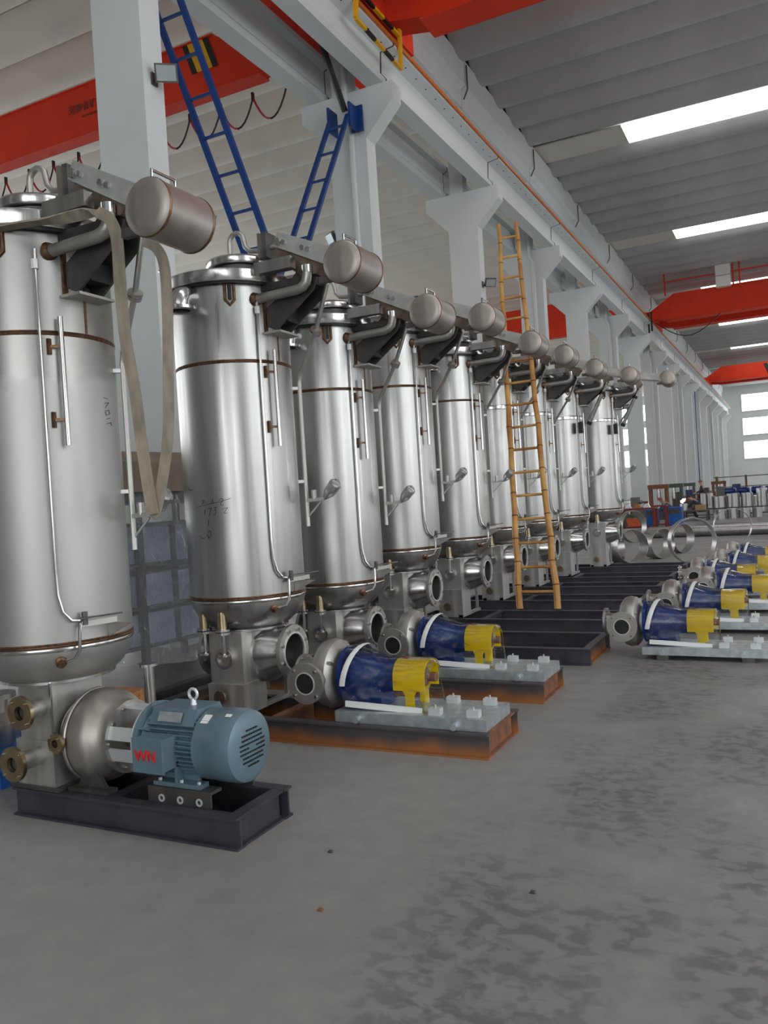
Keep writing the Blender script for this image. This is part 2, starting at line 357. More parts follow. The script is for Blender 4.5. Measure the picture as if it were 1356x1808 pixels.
# --- columns with double corbels
def column_meshes():
    sh = MB().box(-.385, .385, 0, .36, 0, 8.36)
    co = MB().prism([(-.385, 8.36), (.385, 8.36), (.97, 8.96), (.97, 9.28), (-.97, 9.28), (-.97, 8.96)], 0, .36, 'xz')
    uc = MB().box(-.30, .05, .02, .34, 9.28, 11.5)
    dp = MB().tube([(.12, -.07, .1), (.12, -.07, 8.9), (.02, -.06, 9.1), (.02, -.06, 11.4)], .055, 10)
    return [(n, m.mesh(n, COLM)) for n, m in (('shaft', sh), ('corbel', co), ('upper_shaft', uc))] + [('downpipe', dp.mesh('downpipe', WALLM))]
cm = column_meshes()
for k, y in enumerate(CY):
    t = tag(E('column', (-7.135, y, 0)), 'white concrete column with double corbels, %s along the row' % (['hidden first', 'hidden second']+ORD)[k], 'column', 'columns between the two bays', 'structure')
    for n, me in cm:
        if n == 'downpipe' and k % 2 == 0: continue
        O(n, me, parent=t)
# --- crane runway beams, eave beams (one per bay)
RB = [(-6.74, 10.08), (-6.17, 10.08), (-6.17, 9.97), (-6.44, 9.93), (-6.46, 9.55), (-6.36, 9.42), (-6.34, 9.28), (-6.68, 9.28), (-6.68, 9.42), (-6.62, 9.5), (-6.62, 9.92), (-6.74, 9.98)]
rbm = MB().prism(RB, .02, BAY-.02, 'xz').mesh('runway_beam', COLM, False)
lbm = MB().prism([(-14.27-a, b) for a, b in RB], .02, BAY-.02, 'xz').mesh('runway_beam', COLM, False)
hol = MB()  # black discs under the flange: dark of empty bolt holes, put in as colour
for j in range(12):
    for x in (-6.29,): hol.lathe([(.018, 0), (.018, .02)], 8, (x, .3+j*.49, 9.948))
holr = hol.mesh('bolt', BLK)
hol2 = MB()  # same blackened bolt holes for the far side beam
for j in range(12): hol2.lathe([(.018, 0), (.018, .02)], 8, (-7.98, .3+j*.49, 9.948))
holl = hol2.mesh('bolt', BLK)
eb = MB().prism([(-7.5, 12.62), (-6.9, 12.62), (-6.9, 11.98), (-7.02, 11.9), (-7.02, 11.45), (-7.45, 11.45), (-7.5, 11.9)], .015, BAY-.015, 'xz').mesh('eave_beam', COLM, False)
jsr = MB().prism([(a+(.012 if a > -6.6 else 0), b) for a, b in RB], -.016, .016, 'xz').mesh('joint_shade', DK, False); jsl = MB().prism([(-14.27-a-(.012 if a > -6.6 else 0), b) for a, b in RB], -.016, .016, 'xz').mesh('joint_shade', DK, False)  # dark slice fills each beam gap; the gap's shade put in as colour
for k, y in enumerate(CY[:-1]):
    a = (['first', 'second']+ORD)
    o = tag(O('runway_beam', rbm, loc=(0, y+.18, 0)), 'white concrete crane runway beam on the aisle side of the %s column' % a[k], 'beam', 'aisle side runway beams', 'structure'); tag(O('bolt', holr, parent=o), kind='stuff'); O('joint_shade', jsr, parent=o)
    o = tag(O('runway_beam', lbm, loc=(0, y+.18, 0)), 'white concrete crane runway beam on the far side of the %s column' % a[k], 'beam', 'far side runway beams', 'structure'); tag(O('bolt', holl, parent=o), kind='stuff'); O('joint_shade', jsl, parent=o)
    o = tag(O('eave_beam', eb, loc=(0, y+.18, 0)), 'white concrete eave beam above the %s column' % a[k], 'beam', 'eave beams', 'structure')
    if k > 1:
        g = MB().tube([(-6.86, .04, 12.5), (-6.86, .04, 11.9), (-7.0, .10, 11.7)], .02, 6); O('gutter_pipe', g.mesh('gutter_pipe', DK), parent=o)
yA, yB = CY[0]+.2, CY[-1]
t = tag(E('crane_rail', (-6.45, yA, 10.08)), 'steel crane rail with orange conductor bar along the aisle runway beams', 'rail', kind='structure')
O('rail', MB().box(-.04, .04, 0, yB-yA, 0, .12), DK, t); O('conductor_bar', MB().box(.285, .325, 0, yB-yA, -.07, .0), ORG, t)
tag(O('crane_rail', MB().box(-.04, .04, 0, yB-yA, 0, .12), DK, loc=(-7.82, yA, 10.08)), 'steel crane rail on the runway beams beyond the columns', 'rail', kind='structure')

# ================================================================== overhead cranes
def hazard(t, x0, x1, y, z0, z1, n):
    for i in range(n):
        a, b = x0+(x1-x0)*i/n, x0+(x1-x0)*(i+1)/n; s = (z1-z0)*.35
        O('hazard_stripe', MB().prism([(a+s, z0), (b+s, z0), (b, z1), (a, z1)], y-.012, y, 'xz'), BLK if i % 2 == 0 else YLB, t, smooth=False)
def cables(parent, x0, x1, y, z, n, sag):
    for i in range(n):
        a = x0+(x1-x0)*i/n; b = x0+(x1-x0)*(i+1)/n
        pts = [(a+(b-a)*t/10, y, z-sag*(1-(2*t/10-1)**2)) for t in range(11)]
        O('festoon_cable', MB().tube(pts[:6], .022, 6), CABR, parent); O('festoon_cable', MB().tube(pts[5:], .018, 6), BLK, parent)
        O('cable_hanger', MB().box(a-.02, a+.02, y-.03, y+.03, z-.06, z+.1), BLK, parent)

# left bay crane, girder end tapering to its rail
gy = 12.90
t = tag(E('overhead_crane', (-8.2, gy, 9.75)), 'red overhead crane behind the nearest column, with dark lettering and looped cables', 'crane')
def L(x, z): return (x+8.2, z-9.75)
O('girder', MB().prism([L(-8.42, 9.80), L(-8.42, 9.95), L(-9.46, 10.74), L(-30, 10.74), L(-30, 9.75), L(-8.5, 9.75)], 0, .3, 'xz'), RED, t, smooth=False)
O('girder_flange', MB().box(L(-30, 0)[0], -.3, -.03, .33, -.03, 0).box(L(-30, 0)[0], -1.3, -.04, .34, .99, 1.02), RED, t, smooth=False)
O('end_carriage', MB().box(.2, .55, -.8, 3.2, .46, .85), RED, t, smooth=False)
for yw in (-.4, 2.8): O('wheel', MB().lathe([(.16, -.05), (.16, .05)], 20, (.38, yw, .61), (1, 0, 0)), DK, t)
p0 = atY(322, 92, gy); p1 = atY(345, 130, gy); hz0 = p0.x+8.2; hazard(t, hz0, hz0+.62, -.005, p1.z-9.75, p0.z-9.75+.12, 5)
pt = atY(150, 190, gy)
o = O('lettering', text_mesh('河南省矿山起重机', .20, INK2), parent=t, loc=(pt.x+8.2+.33, -.008, pt.z-9.75+.02)); o.rotation_euler = (PI/2, 0, 0)
o = O('lettering', text_mesh('HENANSHENG KUANGSHAN', .08, INK2), parent=t, loc=(pt.x+8.2+.42, -.008, pt.z-9.75-.17)); o.rotation_euler = (PI/2, 0, 0)
cables(t, atY(-30, 320, gy+.5).x+8.2, atY(515, 170, gy+.5).x+8.2-.1, .5, -.13, 11, .5)
# second crane of that bay, farther off
gy2 = 43.0
t = tag(E('overhead_crane', (-8.2, gy2, 9.75)), 'red overhead crane seen between the third and fifth columns', 'crane')
O('girder', MB().prism([L(-9.2, 9.80), L(-9.2, 10.05), L(-10.95, 11.5), L(-30, 11.5), L(-30, 9.75), L(-9.4, 9.75)], 0, .5, 'xz'), RED, t, smooth=False)
O('end_carriage', MB().box(-.7, .55, -.5, 3.0, .46, .85), RED, t, smooth=False)
cables(t, -14, -1.4, .75, -.1, 5, .7)

# near crane over the aisle
def aisle_crane(y, label, z0=10.32, deep=1.25):
    t = tag(E('overhead_crane', (-6.45, y, 10.2)), label, 'crane')
    for yy in (0, 2.3):
        O('girder', MB().prism([(.1, .2), (.1, .62), (1.3, z0-10.2+deep), (17.2, z0-10.2+deep), (17.2, z0-10.2), (1.2, z0-10.2)], yy, yy+.55, 'xz'), RED, t, smooth=False)
        O('girder_flange', MB().box(.9, 17.2, yy-.07, yy+.62, z0-10.2-.03, z0-10.2), RED, t, smooth=False)
    O('end_carriage', MB().box(-.18, .22, -.6, 3.5, .10, .50), RED, t, smooth=False)
    for yw in (-.2, 3.1): O('wheel', MB().lathe([(.14, -.06), (.14, .06)], 20, (0, yw, .14), (1, 0, 0)), DK, t)
    return t
NC = 11.45
t = aisle_crane(NC, 'red overhead crane right above the viewer with a yellow and black guard frame', 10.20, 1.7)
X = -6.12
P = [atX(a, b, X) for a, b in ((628, -60), (628, 32), (708, 122), (708, 72))]
def loc(p): return (p.x+6.45, p.y-NC, p.z-10.2)
bars = [(P[0], P[1], .10), (P[3]+Vector((0, 0, .9)), P[2], .10)]
for a, b, th in bars: O('guard_post', MB().bar(loc(a), loc(b), .05, th, (0, 1, 0)), YLB, t, smooth=False)
def split(a, b, n):
    for i in range(n): O('guard_bar', MB().bar(loc(a.lerp(b, i/n)), loc(a.lerp(b, (i+1)/n)), .06, .05), YLB if i % 2 == 0 else BLK, t, smooth=False)
split(P[1], P[2], 5); split(P[1]+Vector((0, 0, .55)), P[3]+Vector((0, 0, .05)), 5)
# distant aisle cranes
t = aisle_crane(45.5, 'red double girder crane over the middle of the hall with railing and white cabinets', 10.24, 1.35)
for x in (.9, 4.2, 4.5, 7.0, 7.3, 10): O('railing_post', MB().bar((x, -.1, 1.3), (x, -.1, 2.6), .07), RED, t, smooth=False)
for z in (2.0, 2.6): O('railing_bar', MB().bar((.9, -.1, z), (12, -.1, z), .05), RED, t, smooth=False)
for j in range(3): O('control_cabinet', MB().box(3.4, 4.1, -.45, -.1, 1.25+.58*j, 1.25+.54+.58*j), WHT, t, smooth=False)
for x, yy in ((.15, -1.2), (.35, -1.6)): O('collector_arm', MB().bar((x, yy, -.7), (x, yy, .3), .08), BLK, t, smooth=False)
O('slack_cable', MB().tube([(.4+i*.35, -.6, -.1-.9*math.sin(PI*i/9)) for i in range(10)], .025, 6), BLK, t)
t = aisle_crane(77, 'red overhead crane farthest down the hall with yellow and black stripes')
hazard(t, 4.6, 6.2, -.01, .25, 1.2, 5)

# ================================================================== lamps, ladders, brackets on the columns
def flood(label, x_, y_, z_, nrm):
    t = tag(E('floodlight', (x_, y_, z_)), label, 'floodlight', 'floodlights on the columns'); sx = 1 if x_ > -7.1 else -1
    n = Vector(nrm).normalized(); sd = n.cross(Vector((0, 0, 1))).normalized(); u = sd.cross(n); rot = Matrix((n, sd, u)).transposed(); c = Vector((sx*.19, 0, 0))
    O('bracket', MB().bar((0, 0, -.05), (sx*.15, 0, 0), .03), DK, t); O('wall_plate', MB().box(-.01, .01, -.05, .05, -.1, .05), DK, t)
    O('housing', MB().obox(c, (.07, .27, .21), rot), DK, t); O('lens', MB().obox(c+n*.037, (.008, .23, .17), rot), LAMPG, t)
flood('small black floodlight on the nearest column beside the blue ladder', -6.735, 7.9, 6.97, (.55, -.75, -.5))
flood('small black floodlight on the third column left of the bamboo ladder', -6.735, 19.75, 6.95, (.6, -.7, -.5))
flood('small grey floodlight on the far side of the second column', -7.535, 13.85, 6.75, (-.5, -.8, -.4))
flood('floodlight far down the row of columns', -6.735, CY[7]+.2, 5.2, (.6, -.7, -.5))

def steel_ladder(foot, top, wd, n, label, wx=Vector((1, 0, 0))):
    foot, top = Vector(foot), Vector(top); t = tag(E('ladder', foot), label, 'ladder'); d = top-foot
    for s in (-1, 1): O('stringer', MB().bar(wx*(s*wd/2), d+wx*(s*wd/2), .05, .085, wx), LBL, t, smooth=False)
    rg = MB().bar(-wx*(wd/2+.03), wx*(wd/2+.03), .035, .035).mesh('rung', LBL, False)
    for i in range(n): O('rung', rg, parent=t, loc=d*((i+.6)/n))
    return t
a = atX(380, 240, -6.98); b = atX(451, 435, -6.72); dd = (b-a); k0 = (a.z-.0)/(a.z-b.z)
foot = a+dd*k0; tp = a-dd*((9.1-a.z)/(a.z-b.z))
steel_ladder((foot.x, foot.y, 0), tp, .44, 18, 'long blue steel ladder leaning towards the nearest column')
a = atX(590, 235, -7.08); b = atX(530, 425, -7.2); dd = b-a; k0 = a.z/(a.z-b.z); foot = a+dd*k0; tp = a-dd*.16
t = steel_ladder((foot.x, foot.y, 0), tp, .36, 15, 'blue steel ladder bolted under the corbel of the second column')
for s in (-1, 1): O('mounting_plate', MB().box(s*.22-.02, s*.22+.02, -.03, .30, -.22, .22), LBL, t, loc=tp-Vector((foot.x, foot.y, 0)), smooth=False)
O('mounting_plate', MB().box(.1, .34, .26, .30, -.22, .25), LBL, t, loc=tp-Vector((foot.x, foot.y, 0)), smooth=False)
# hanging hose over the ladder
tag(O('power_cable', MB().tube([tp+Vector((.1, .05, .1)), tp+Vector((.1, -.6, .9)), tp+Vector((.15, -1.6, 2.0)), tp+Vector((.2, -3.2, 3.2))], [.06, .06, .05, .05], 8), BLK), 'thick black cable rising from the second column between the runway beams', 'cable')
# far ladder down the row
t = steel_ladder((-6.45, CY[12]-.3, 0), (-6.45, CY[12]-.35, 8.6), .3, 24, 'dark blue ladder upright against a column far down the hall', Vector((0, 1, 0)))

# bamboo ladder
f1, f2 = atZ(919, 1077, .157), atZ(986, 1077, .157); f1.y = f2.y = 9.86; f1 = Vector((f1.x, 9.86, .170)); f2 = Vector((f2.x, 9.86, .170))
q1, q2 = at(880, 397, 11.5), at(911, 392, 11.5)
t = tag(E('bamboo_ladder', (f1+f2)/2), 'tall tapering bamboo ladder leaning among the tanks', 'ladder'); o0 = (f1+f2)/2
for a, b in ((f1, q1), (f2, q2)):
    n = 18; pts = [a.lerp(b, i/n)-o0+Vector((random.uniform(-.012, .012), 0, 0)) for i in range(n+1)]
    p = O('bamboo_pole', MB().tube(pts, [.042-.016*i/n for i in range(n+1)], 10), BAM, t)
    nd = MB()
    for i in range(1, n):
        d = (pts[i+1]-pts[i-1]).normalized(); rr = .043-.016*i/n; nd.lathe([(rr, -.008), (rr+.004, 0), (rr, .008)], 10, pts[i], d)
    O('bamboo_node', nd, BAN, p)
for i in range(17):
    k = (i+.7)/17.4; a = f1.lerp(q1, k)-o0; b = f2.lerp(q2, k)-o0; O('rung', MB().tube([a, b], .017, 8), BAM, t)

# ================================================================== skids
def ibeam(p, q, h, wd, th=.012):    # channel beam from p to q (bottom centre line)
    p, q = Vector(p), Vector(q); mb = MB(); up = Vector((0, 0, 1))
    mb.bar(p+up*(th/2), q+up*(th/2), wd, th); mb.bar(p+up*(h-th/2), q+up*(h-th/2), wd, th); mb.bar(p+up*(h/2), q+up*(h/2), th, h-2*th)
    return mb
def skid(x0, x1, y0, y1, m, label, h=.155, ends=None, cross=(.0, .38, 1.0)):
    t = tag(E('skid_frame', ((x0+x1)/2, (y0+y1)/2, 0)), label, 'skid frame', 'steel skid frames under the tanks'); cx, cy = (x0+x1)/2, (y0+y1)/2
    for yy in (y0+.035, y1-.035): O('long_beam', ibeam((x0-cx, yy-cy, 0), (x1-cx, yy-cy, 0), h, .07), m, t, smooth=False)
    for c in cross:
        xx = min(max(x0+(x1-x0)*c, x0+.04), x1-.04)-cx
        O('cross_beam', ibeam((xx, y0-cy+.072, 0), (xx, y1-cy-.072, 0), h, .07), ends or m, t, smooth=False)
    return t
skid(-3.96, -2.43, 3.08, 3.56, BEAMB, 'short dark skid frame under the blue motor', cross=(.0, .45, 1.0))
skid(-4.3, -1.74, 4.66, 5.30, BEAMR, 'rust streaked skid frame under the nearest yellow guarded pump', ends=RUST)
skid(-4.3, -1.78, 6.03, 6.66, BEAMR, 'rust ended skid frame under the second yellow guarded pump', ends=RUST)
skid(-4.3, -1.74, 7.44, 8.36, BEAMB, 'wide dark skid frame with open end, no pump on it', ends=BEAMR)
for i, (a, b) in enumerate(((9.13, 9.90), (10.76, 11.44), (12.3, 12.92), (13.62, 14.34), (15.4, 16.1))):
    skid(-4.35, -1.80, a, b, BEAMB, 'black skid frame under the %s tank of the row' % ORD[4+i])

# ================================================================== tanks
def flange(mb, o, ax, ro, ri, th, bolts=8, bm=None, seg=28):
    mb.ring(ro, ri, th, seg, o, ax)
    if bm is not None:
        ax = Vector(ax).normalized(); x = ax.cross(Vector((0, 0, 1)))
        if x.length < .05: x = Vector((1, 0, 0))
        x.normalize(); y = ax.cross(x)
        for k in range(bolts):
            a = 2*PI*(k+.5)/bolts; c = Vector(o)+(x*math.cos(a)+y*math.sin(a))*(ro*.84); bm.lathe([(ro*.07, -.012), (ro*.07, th+.012)], 6, c, ax)
def cyl(az, r, z): return (r*math.cos(R(az)), r*math.sin(R(az)), z)

def tank(i, x, y, dz, rz, label, S=ST, first=False, band=BR, daz=0, cwz=0, ext=0, actuator=False, T=.0):
    zb = .157; t = tag(E('steel_tank', (x, y, zb)), label, 'tank', 'row of upright steel tanks')
    up_ = Vector((0, 0, dz-zb)); lo = Vector((0, 0, -zb)); rz = R(rz)
    def U(n, mb, m, parent=t, **k):            # upper part, turned with the tank top
        if parent is t: return O(n, mb, m, t, up_, rz)
        return O(n, mb, m, parent)
    def D(n, mb, m, parent=t):                 # lower part, square to the skid
        return O(n, mb, m, parent, up_ if parent is t else None)
    # vessel
    sh = U('shell', MB().lathe([(.05, .735), (.20, .745), (.30, .775), (.365, .83), (.408, .90), (.424, .965), (.425, 1.0), (.425, 3.215)], 64), SD1 if first else S)
    for z in (.992, 2.655):
        w_ = .008 if z < 1 or band is BR else .02
        U('weld_seam', MB().lathe([(.4255, z-w_*1.6), (.430, z-w_*.7), (.4275, z), (.431, z+w_*.7), (.4255, z+w_*1.6)], 64, cap=False), band if z > 1 else BR, sh)
    U('polished_band', MB().lathe([(.4225, .955), (.4275, .962), (.4285, .970), (.4265, .977)], 64, cap=False), SP, sh)
    U('weld_seam', MB().bar(cyl(-4, .4262, 2.67), cyl(-4, .4262, 3.2), .014, .004), BR, sh)
    U('top_flange', MB().lathe([(.43, 3.205), (.478, 3.205), (.482, 3.212), (.482, 3.285), (.476, 3.292), (.0, 3.292)], 64), SP)
    U('gasket', MB().lathe([(.44, 3.19), (.466, 3.19), (.466, 3.206), (.44, 3.206)], 48, cap=False), BLK)
    # manhole lid with hook
    nk = U('manhole_neck', MB().lathe([(.20, 3.29), (.20, 3.38)], 32, (.10, 0, 0)), DK)
    ld = U('manhole_lid', MB().lathe([(.235, 3.385), (.24, 3.395), (.24, 3.43), (.225, 3.445), (.12, 3.475), (.0, 3.48)], 36, (.10, 0, 0)), SP)
    hk = [(.03, 0, 3.46), (.03, 0, 3.60)]+[(.03+.065-.065*math.cos(PI*a/6), 0, 3.60+.065*math.sin(PI*a/6)) for a in range(1, 6)]+[(.16, 0, 3.60), (.17, 0, 3.55), (.21, 0, 3.51), (.28, 0, 3.50), (.62, 0, 3.50)]
    U('lifting_hook', MB().tube(hk, .019, 12), SC); U('hook_boss', MB().lathe([(.04, 3.455), (.04, 3.49)], 16, (.03, 0, 0)), BR)
    U('clamp_block', MB().box(.36, .40, -.07, .07, 3.42, 3.60), DK); U('clamp_plate', MB().box(.34, .36, -.09, .05, 3.41, 3.59), SP)
    U('support_beam', MB().box(.43, .73, -.285, -.22, 3.235, 3.315), SP); U('support_beam', MB().box(.43, .73, .12, .185, 3.235, 3.315), SP)
    # pivot, lever and counterweight
    pv, cz = 3.44, 3.15+cwz
    U('pivot_housing', MB().prism([(.55, 3.45), (.62, 3.46), (.90, 3.33), (.93, 3.27), (.86, 3.19), (.74, 3.20), (.55, 3.34)], -.17, .03, 'xz'), PVT); U('pivot_pin', MB().tube([(.60, -.24, 3.44), (.60, .10, 3.44)], .022, 12), SP)
    cx = 1.20+ext; dl = Vector((cx-.60, 0, cz-pv+.02)); n = Vector((-dl.z, 0, dl.x)).normalized()*.055
    for s in (-.205, .065):
        p, q = Vector((.57, s, pv+.03)), Vector((cx, s, cz+.03)); lv = MB().add([p-n*.8+Vector((0, k, 0)) for k in (-.008, .008)]+[p+n+Vector((0, k, 0)) for k in (-.008, .008)]+[q+n*1.2+Vector((0, k, 0)) for k in (-.008, .008)]+[q-n*1.2+Vector((0, k, 0)) for k in (-.008, .008)],
            [(0, 2, 4, 6), (7, 5, 3, 1), (0, 1, 3, 2), (2, 3, 5, 4), (4, 5, 7, 6), (6, 7, 1, 0)])
        lo_ = U('lever_plate', lv, LVR)
        bt = MB(); d = dl.normalized()
        for k in (.03, .08, .24, .29): bt.lathe([(.017, 0), (.017, .016)], 8, p+d*k+Vector((0, .008 if s > 0 else -.008, .0)), (0, 1 if s > 0 else -1, 0))
        U('bolt', bt, SP, lo_)
    rcw, hl, CWY = .135, .175, -.26
    cw = U('counterweight', MB().lathe([(.0, -hl-.012), (.09, -hl-.008), (rcw-.012, -hl), (rcw, -hl+.012), (rcw, hl-.012), (rcw-.012, hl), (.0, hl+.008)], 40, (cx, CWY, cz), (0, 1, 0)), CWM)
    for s in (-1, 1): U('weld_seam', MB().lathe([(rcw+.001, s*(hl-.02)-.008), (rcw+.004, s*(hl-.02)), (rcw+.001, s*(hl-.02)+.008)], 40, (cx, CWY, cz), (0, 1, 0), False), BR, cw)
    U('handle', MB().tube([(cx, CWY-.12, cz+.13), (cx, CWY-.12, cz+.185), (cx, CWY+.04, cz+.185), (cx, CWY+.04, cz+.13)], .008, 8), SP, cw)
    U('lug', MB().box(cx-.19, cx-.10, CWY-.14, CWY-.10, cz-.10, cz-.06), DK, cw)
    # bracket under the pivot
    for s in (-.13, .03):
        U('bracket_plate', MB().prism([(.415, 2.90), (.49, 2.865), (.81, 3.10), (.845, 3.18), (.81, 3.26), (.70, 3.26), (.56, 3.12), (.415, 3.03)], s-.008, s+.008, 'xz'), DK)
    U('bracket_rail', MB().box(.40, .80, -.16, .06, 3.15, 3.20), DK)
    U('bracket_shelf', MB().box(.40, .54, -.17, .08, 2.845, 2.860), SD); U('bracket_block', MB().box(.50, .58, -.12, .02, 2.92, 3.02), BLK)
    U('bracket_pad', MB().bar(cyl(-19, .428, 2.86), cyl(-19, .428, 3.12), .03, .012), BR)
    # inlet pipe with elbow
    pa = [(.35, -.20, 3.09), (.72, -.20, 3.10), (.765, -.20, 3.112), (.795, -.20, 3.14), (.805, -.20, 3.18), (.805, -.20, 3.215)]
    ip = U('inlet_pipe', MB().tube(pa, .034, 14), SC); U('weld_collar', MB().lathe([(.052, 0), (.040, .03)], 16, (.365, -.20, 3.09), (1, 0, .02)), BR, ip); U('pipe_end', MB().lathe([(.037, 0), (.037, .05)], 14, (.805, -.20, 3.20)), SP, ip)
    # thin tube down the front
    az = -29+daz; tp = [cyl(az, .445, 3.05), cyl(az, .445, 1.40), cyl(az+.5, .445, 1.26), cyl(az+3, .45, 1.17), cyl(az+8, .455, 1.12), cyl(az+22, .46, 1.10)]
    tb = U('sensing_tube', MB().tube(tp, .0095, 8), SP); U('nut', MB().lathe([(.02, 2.985), (.02, 3.035)], 6, (tp[0][0], tp[0][1], 0)), WHT, tb); U('nut', MB().lathe([(.013, 3.035), (.013, 3.09)], 8, (tp[0][0], tp[0][1], 0)), SP, tb)
    vb = U('drain_valve', MB().bar(cyl(az+14, .46, 1.095), cyl(az+36, .50, 1.10), .03, .03).prism([(.42, 1.08), (.60, 1.08), (.43, 1.0)], -.02, -.01, 'xz'), SC)
    U('valve_lever', MB().bar(cyl(az+12, .50, 1.13), cyl(az+32, .60, 1.14), .022, .008).lathe([(.016, 1.09), (.016, 1.16)], 10, cyl(az+16, .47, 0)), DK, vb)
    U('drain_tube', MB().tube([cyl(az+13, .47, 1.10), cyl(az+12, .48, 1.07), cyl(az+11, .485, .96), cyl(az+8, .475, .92), cyl(az+3, .43, .905)], .0095, 8), SP, vb); U('nozzle', MB().lathe([(.03, 0), (.03, .025), (.018, .03), (.018, .06)], 14, cyl(az, .40, .905), cyl(az, 1, -.25)), BR, vb)
    # gauge rod with clips
    az = -16+daz; gr = U('gauge_rod', MB().tube([cyl(az, .47, 2.735), cyl(az, .47, 2.05)], .0145, 12), SP)
    for z in (2.58, 2.19):
        U('clip', MB().bar(cyl(az-6, .432, z), cyl(az, .458, z), .014, .016).bar(cyl(az-7, .432, z-.042), cyl(az-7, .432, z+.042), .022, .012), BR, gr)
    # lifting lug and vent nozzle
    az = -53.6+daz; a0, a1 = cyl(az-4.2, .431, 0), cyl(az+4.2, .431, 0); mid = cyl(az, .431, 0)
    U('lug_weld', MB().tube([(a0[0], a0[1], 3.19), (a0[0], a0[1], 3.08), (mid[0], mid[1], 3.045), (a1[0], a1[1], 3.08), (a1[0], a1[1], 3.19)], .012, 8), BR)
    U('lug', MB().bar(cyl(az, .44, 3.08), cyl(az, .44, 3.23), .03, .012), DK)
    az = -93+daz; vn = U('vent_nozzle', MB().tube([cyl(az, .40, 3.125), cyl(az, .47, 3.125), cyl(az, .51, 3.112), cyl(az, .535, 3.08), cyl(az, .54, 3.03)], .072, 20, caps=False), SP)
    U('flange', MB().ring(.118, .07, .02, 32, cyl(az, .54, 3.012)), SP, vn)
    U('rod_handle', MB().tube([cyl(-125, .44, 3.29), cyl(-125, .44, 3.33), cyl(-140, .50, 3.40)], .009, 8), SP)
    # side pipe with valve and sensor
    pv_ = [(.80, -.02, 3.24), (.835, -.01, 3.23), (.845, .0, 3.16), (.66, .11, 2.87), (.43, .232, 2.60), (.412, .24, 2.54), (.412, .24, 1.46)]
    sp = U('side_pipe', MB().tube(pv_, .0165, 10), SC)
    fd = (Vector(pv_[4])-Vector(pv_[3])).normalized()
    U('pipe_flange', MB().lathe([(.042, -.022), (.042, -.006)], 18, pv_[3], fd).lathe([(.042, .006), (.042, .022)], 18, pv_[3], fd).lathe([(.03, -.006), (.03, .006)], 14, pv_[3], fd), SC, sp)
    for z in (2.50, 1.80): U('clip', MB().bar((.355, .20, z), (.40, .235, z), .03, .022), WHT, sp)
    U('valve', MB().bar((.42, .24, 1.655), (.57, .24, 1.66), .03, .026).lathe([(.02, 1.66), (.02, 1.73)], 10, (.48, .24, 0)).bar((.42, .24, 1.53), (.54, .24, 1.64), .012, .012), SC, sp)
    sn = U('sensor', MB().lathe([(.014, 0), (.014, .07), (.034, .075), (.036, .14), (.025, .15)], 18, (.57, .24, 1.66), (.7, -.05, .7)), SC, sp); U('sensor_film', MB().lathe([(.02, .01), (.045, .06), (.05, .15), (.02, .18)], 9, (.57, .24, 1.66), (.7, -.05, .7)), FILM2, sp)
    if actuator:
        a, b = Vector((.78, -.10, 3.02)), Vector((.55, -.05, 2.58)); d = (b-a).normalized()
        ac = U('air_cylinder', MB().tube([a, b], .032, 16), SP); U('end_cap', MB().tube([a-d*.05, a], .045, 4), BLK, ac); U('end_cap', MB().tube([b, b+d*.06], .045, 4), BLK, ac); U('piston_rod', MB().tube([a-d*.22, a-d*.05], .012, 8), SP, ac)
        U('control_box', MB().box(.40, .47, -.36, -.24, 2.38, 2.56), BLK)
    # --- lower body, square to the skid
    if not first:
        D('lower_body', MB().lathe([(.0, .31), (.12, .325), (.20, .36), (.232, .42), (.235, .46), (.235, .76)], 40), S)
        D('collar', MB().lathe([(.27, .735), (.285, .74), (.285, .755), (.27, .76)], 40, cap=False), SP)
        ch = D('front_chamber', MB().box(-.15, .14, -.31, 0, .37, .75), SD)
        D('sight_port', MB().ring(.075, .055, .04, 28, (.0, -.31, .56), (0, -1, 0)), SP, ch); D('sight_glass', MB().lathe([(.056, .0), (.056, .02)], 28, (.0, -.31, .56), (0, -1, 0)), SC, ch)
        bm = MB(); rn = D('outlet_nozzle', MB().lathe([(.225, .10), (.215, .20), (.165, .30), (.16, .345)], 40, (0, 0, .56), (1, 0, 0), False), SP)
        fl = MB(); flange(fl, (.345, 0, .56), (1, 0, 0), .195, .135, .03, 8, bm, 40); D('flange', fl, SC, rn); D('bolt', bm, SP, rn)
        D('bore', MB().lathe([(.134, .2), (.134, .36)], 32, (0, 0, .56), (1, 0, 0), False).lathe([(.134, .2), (.0, .2)], 32, (0, 0, .56), (1, 0, 0), False), DK, rn); D('bore_lip', MB().ring(.142, .130, .012, 36, (.372, 0, .56), (1, 0, 0)), PADM, rn)
        bm = MB(); ln = D('inlet_nozzle', MB().lathe([(.225, .10), (.215, .18), (.16, .26), (.16, .33)], 36, (0, 0, .56), (-1, 0, 0), False), SP)
        fl = MB(); flange(fl, (-.33, 0, .56), (-1, 0, 0), .195, .02, .03, 8, bm, 36); D('flange', fl, SC, ln); D('bolt', bm, SP, ln)
        for k, (px, py) in enumerate(((.035, -.40), (-.16, -.36))):
            dp = D('drop_pipe', MB().lathe([(.032, .90), (.034, .775)], 18, (px, py*.95, 0)), BZ); D('stem', MB().lathe([(.012, .60), (.012, .78)], 10, (px, py*.95, 0)), SP, dp)
            D('flange', MB().lathe([(.052, .74), (.052, .757)], 22, (px, py*.95, 0)), SP, dp); D('flange', MB().lathe([(.052, .764), (.052, .778)], 22, (px, py*.95, 0)), SP, dp); D('flange', MB().lathe([(.042, .585), (.042, .60)], 18, (px, py*.95, 0)), SP, dp)
            D('gasket', MB().lathe([(.054, .757), (.054, .764)], 22, (px, py*.95, 0)), BLK, dp)
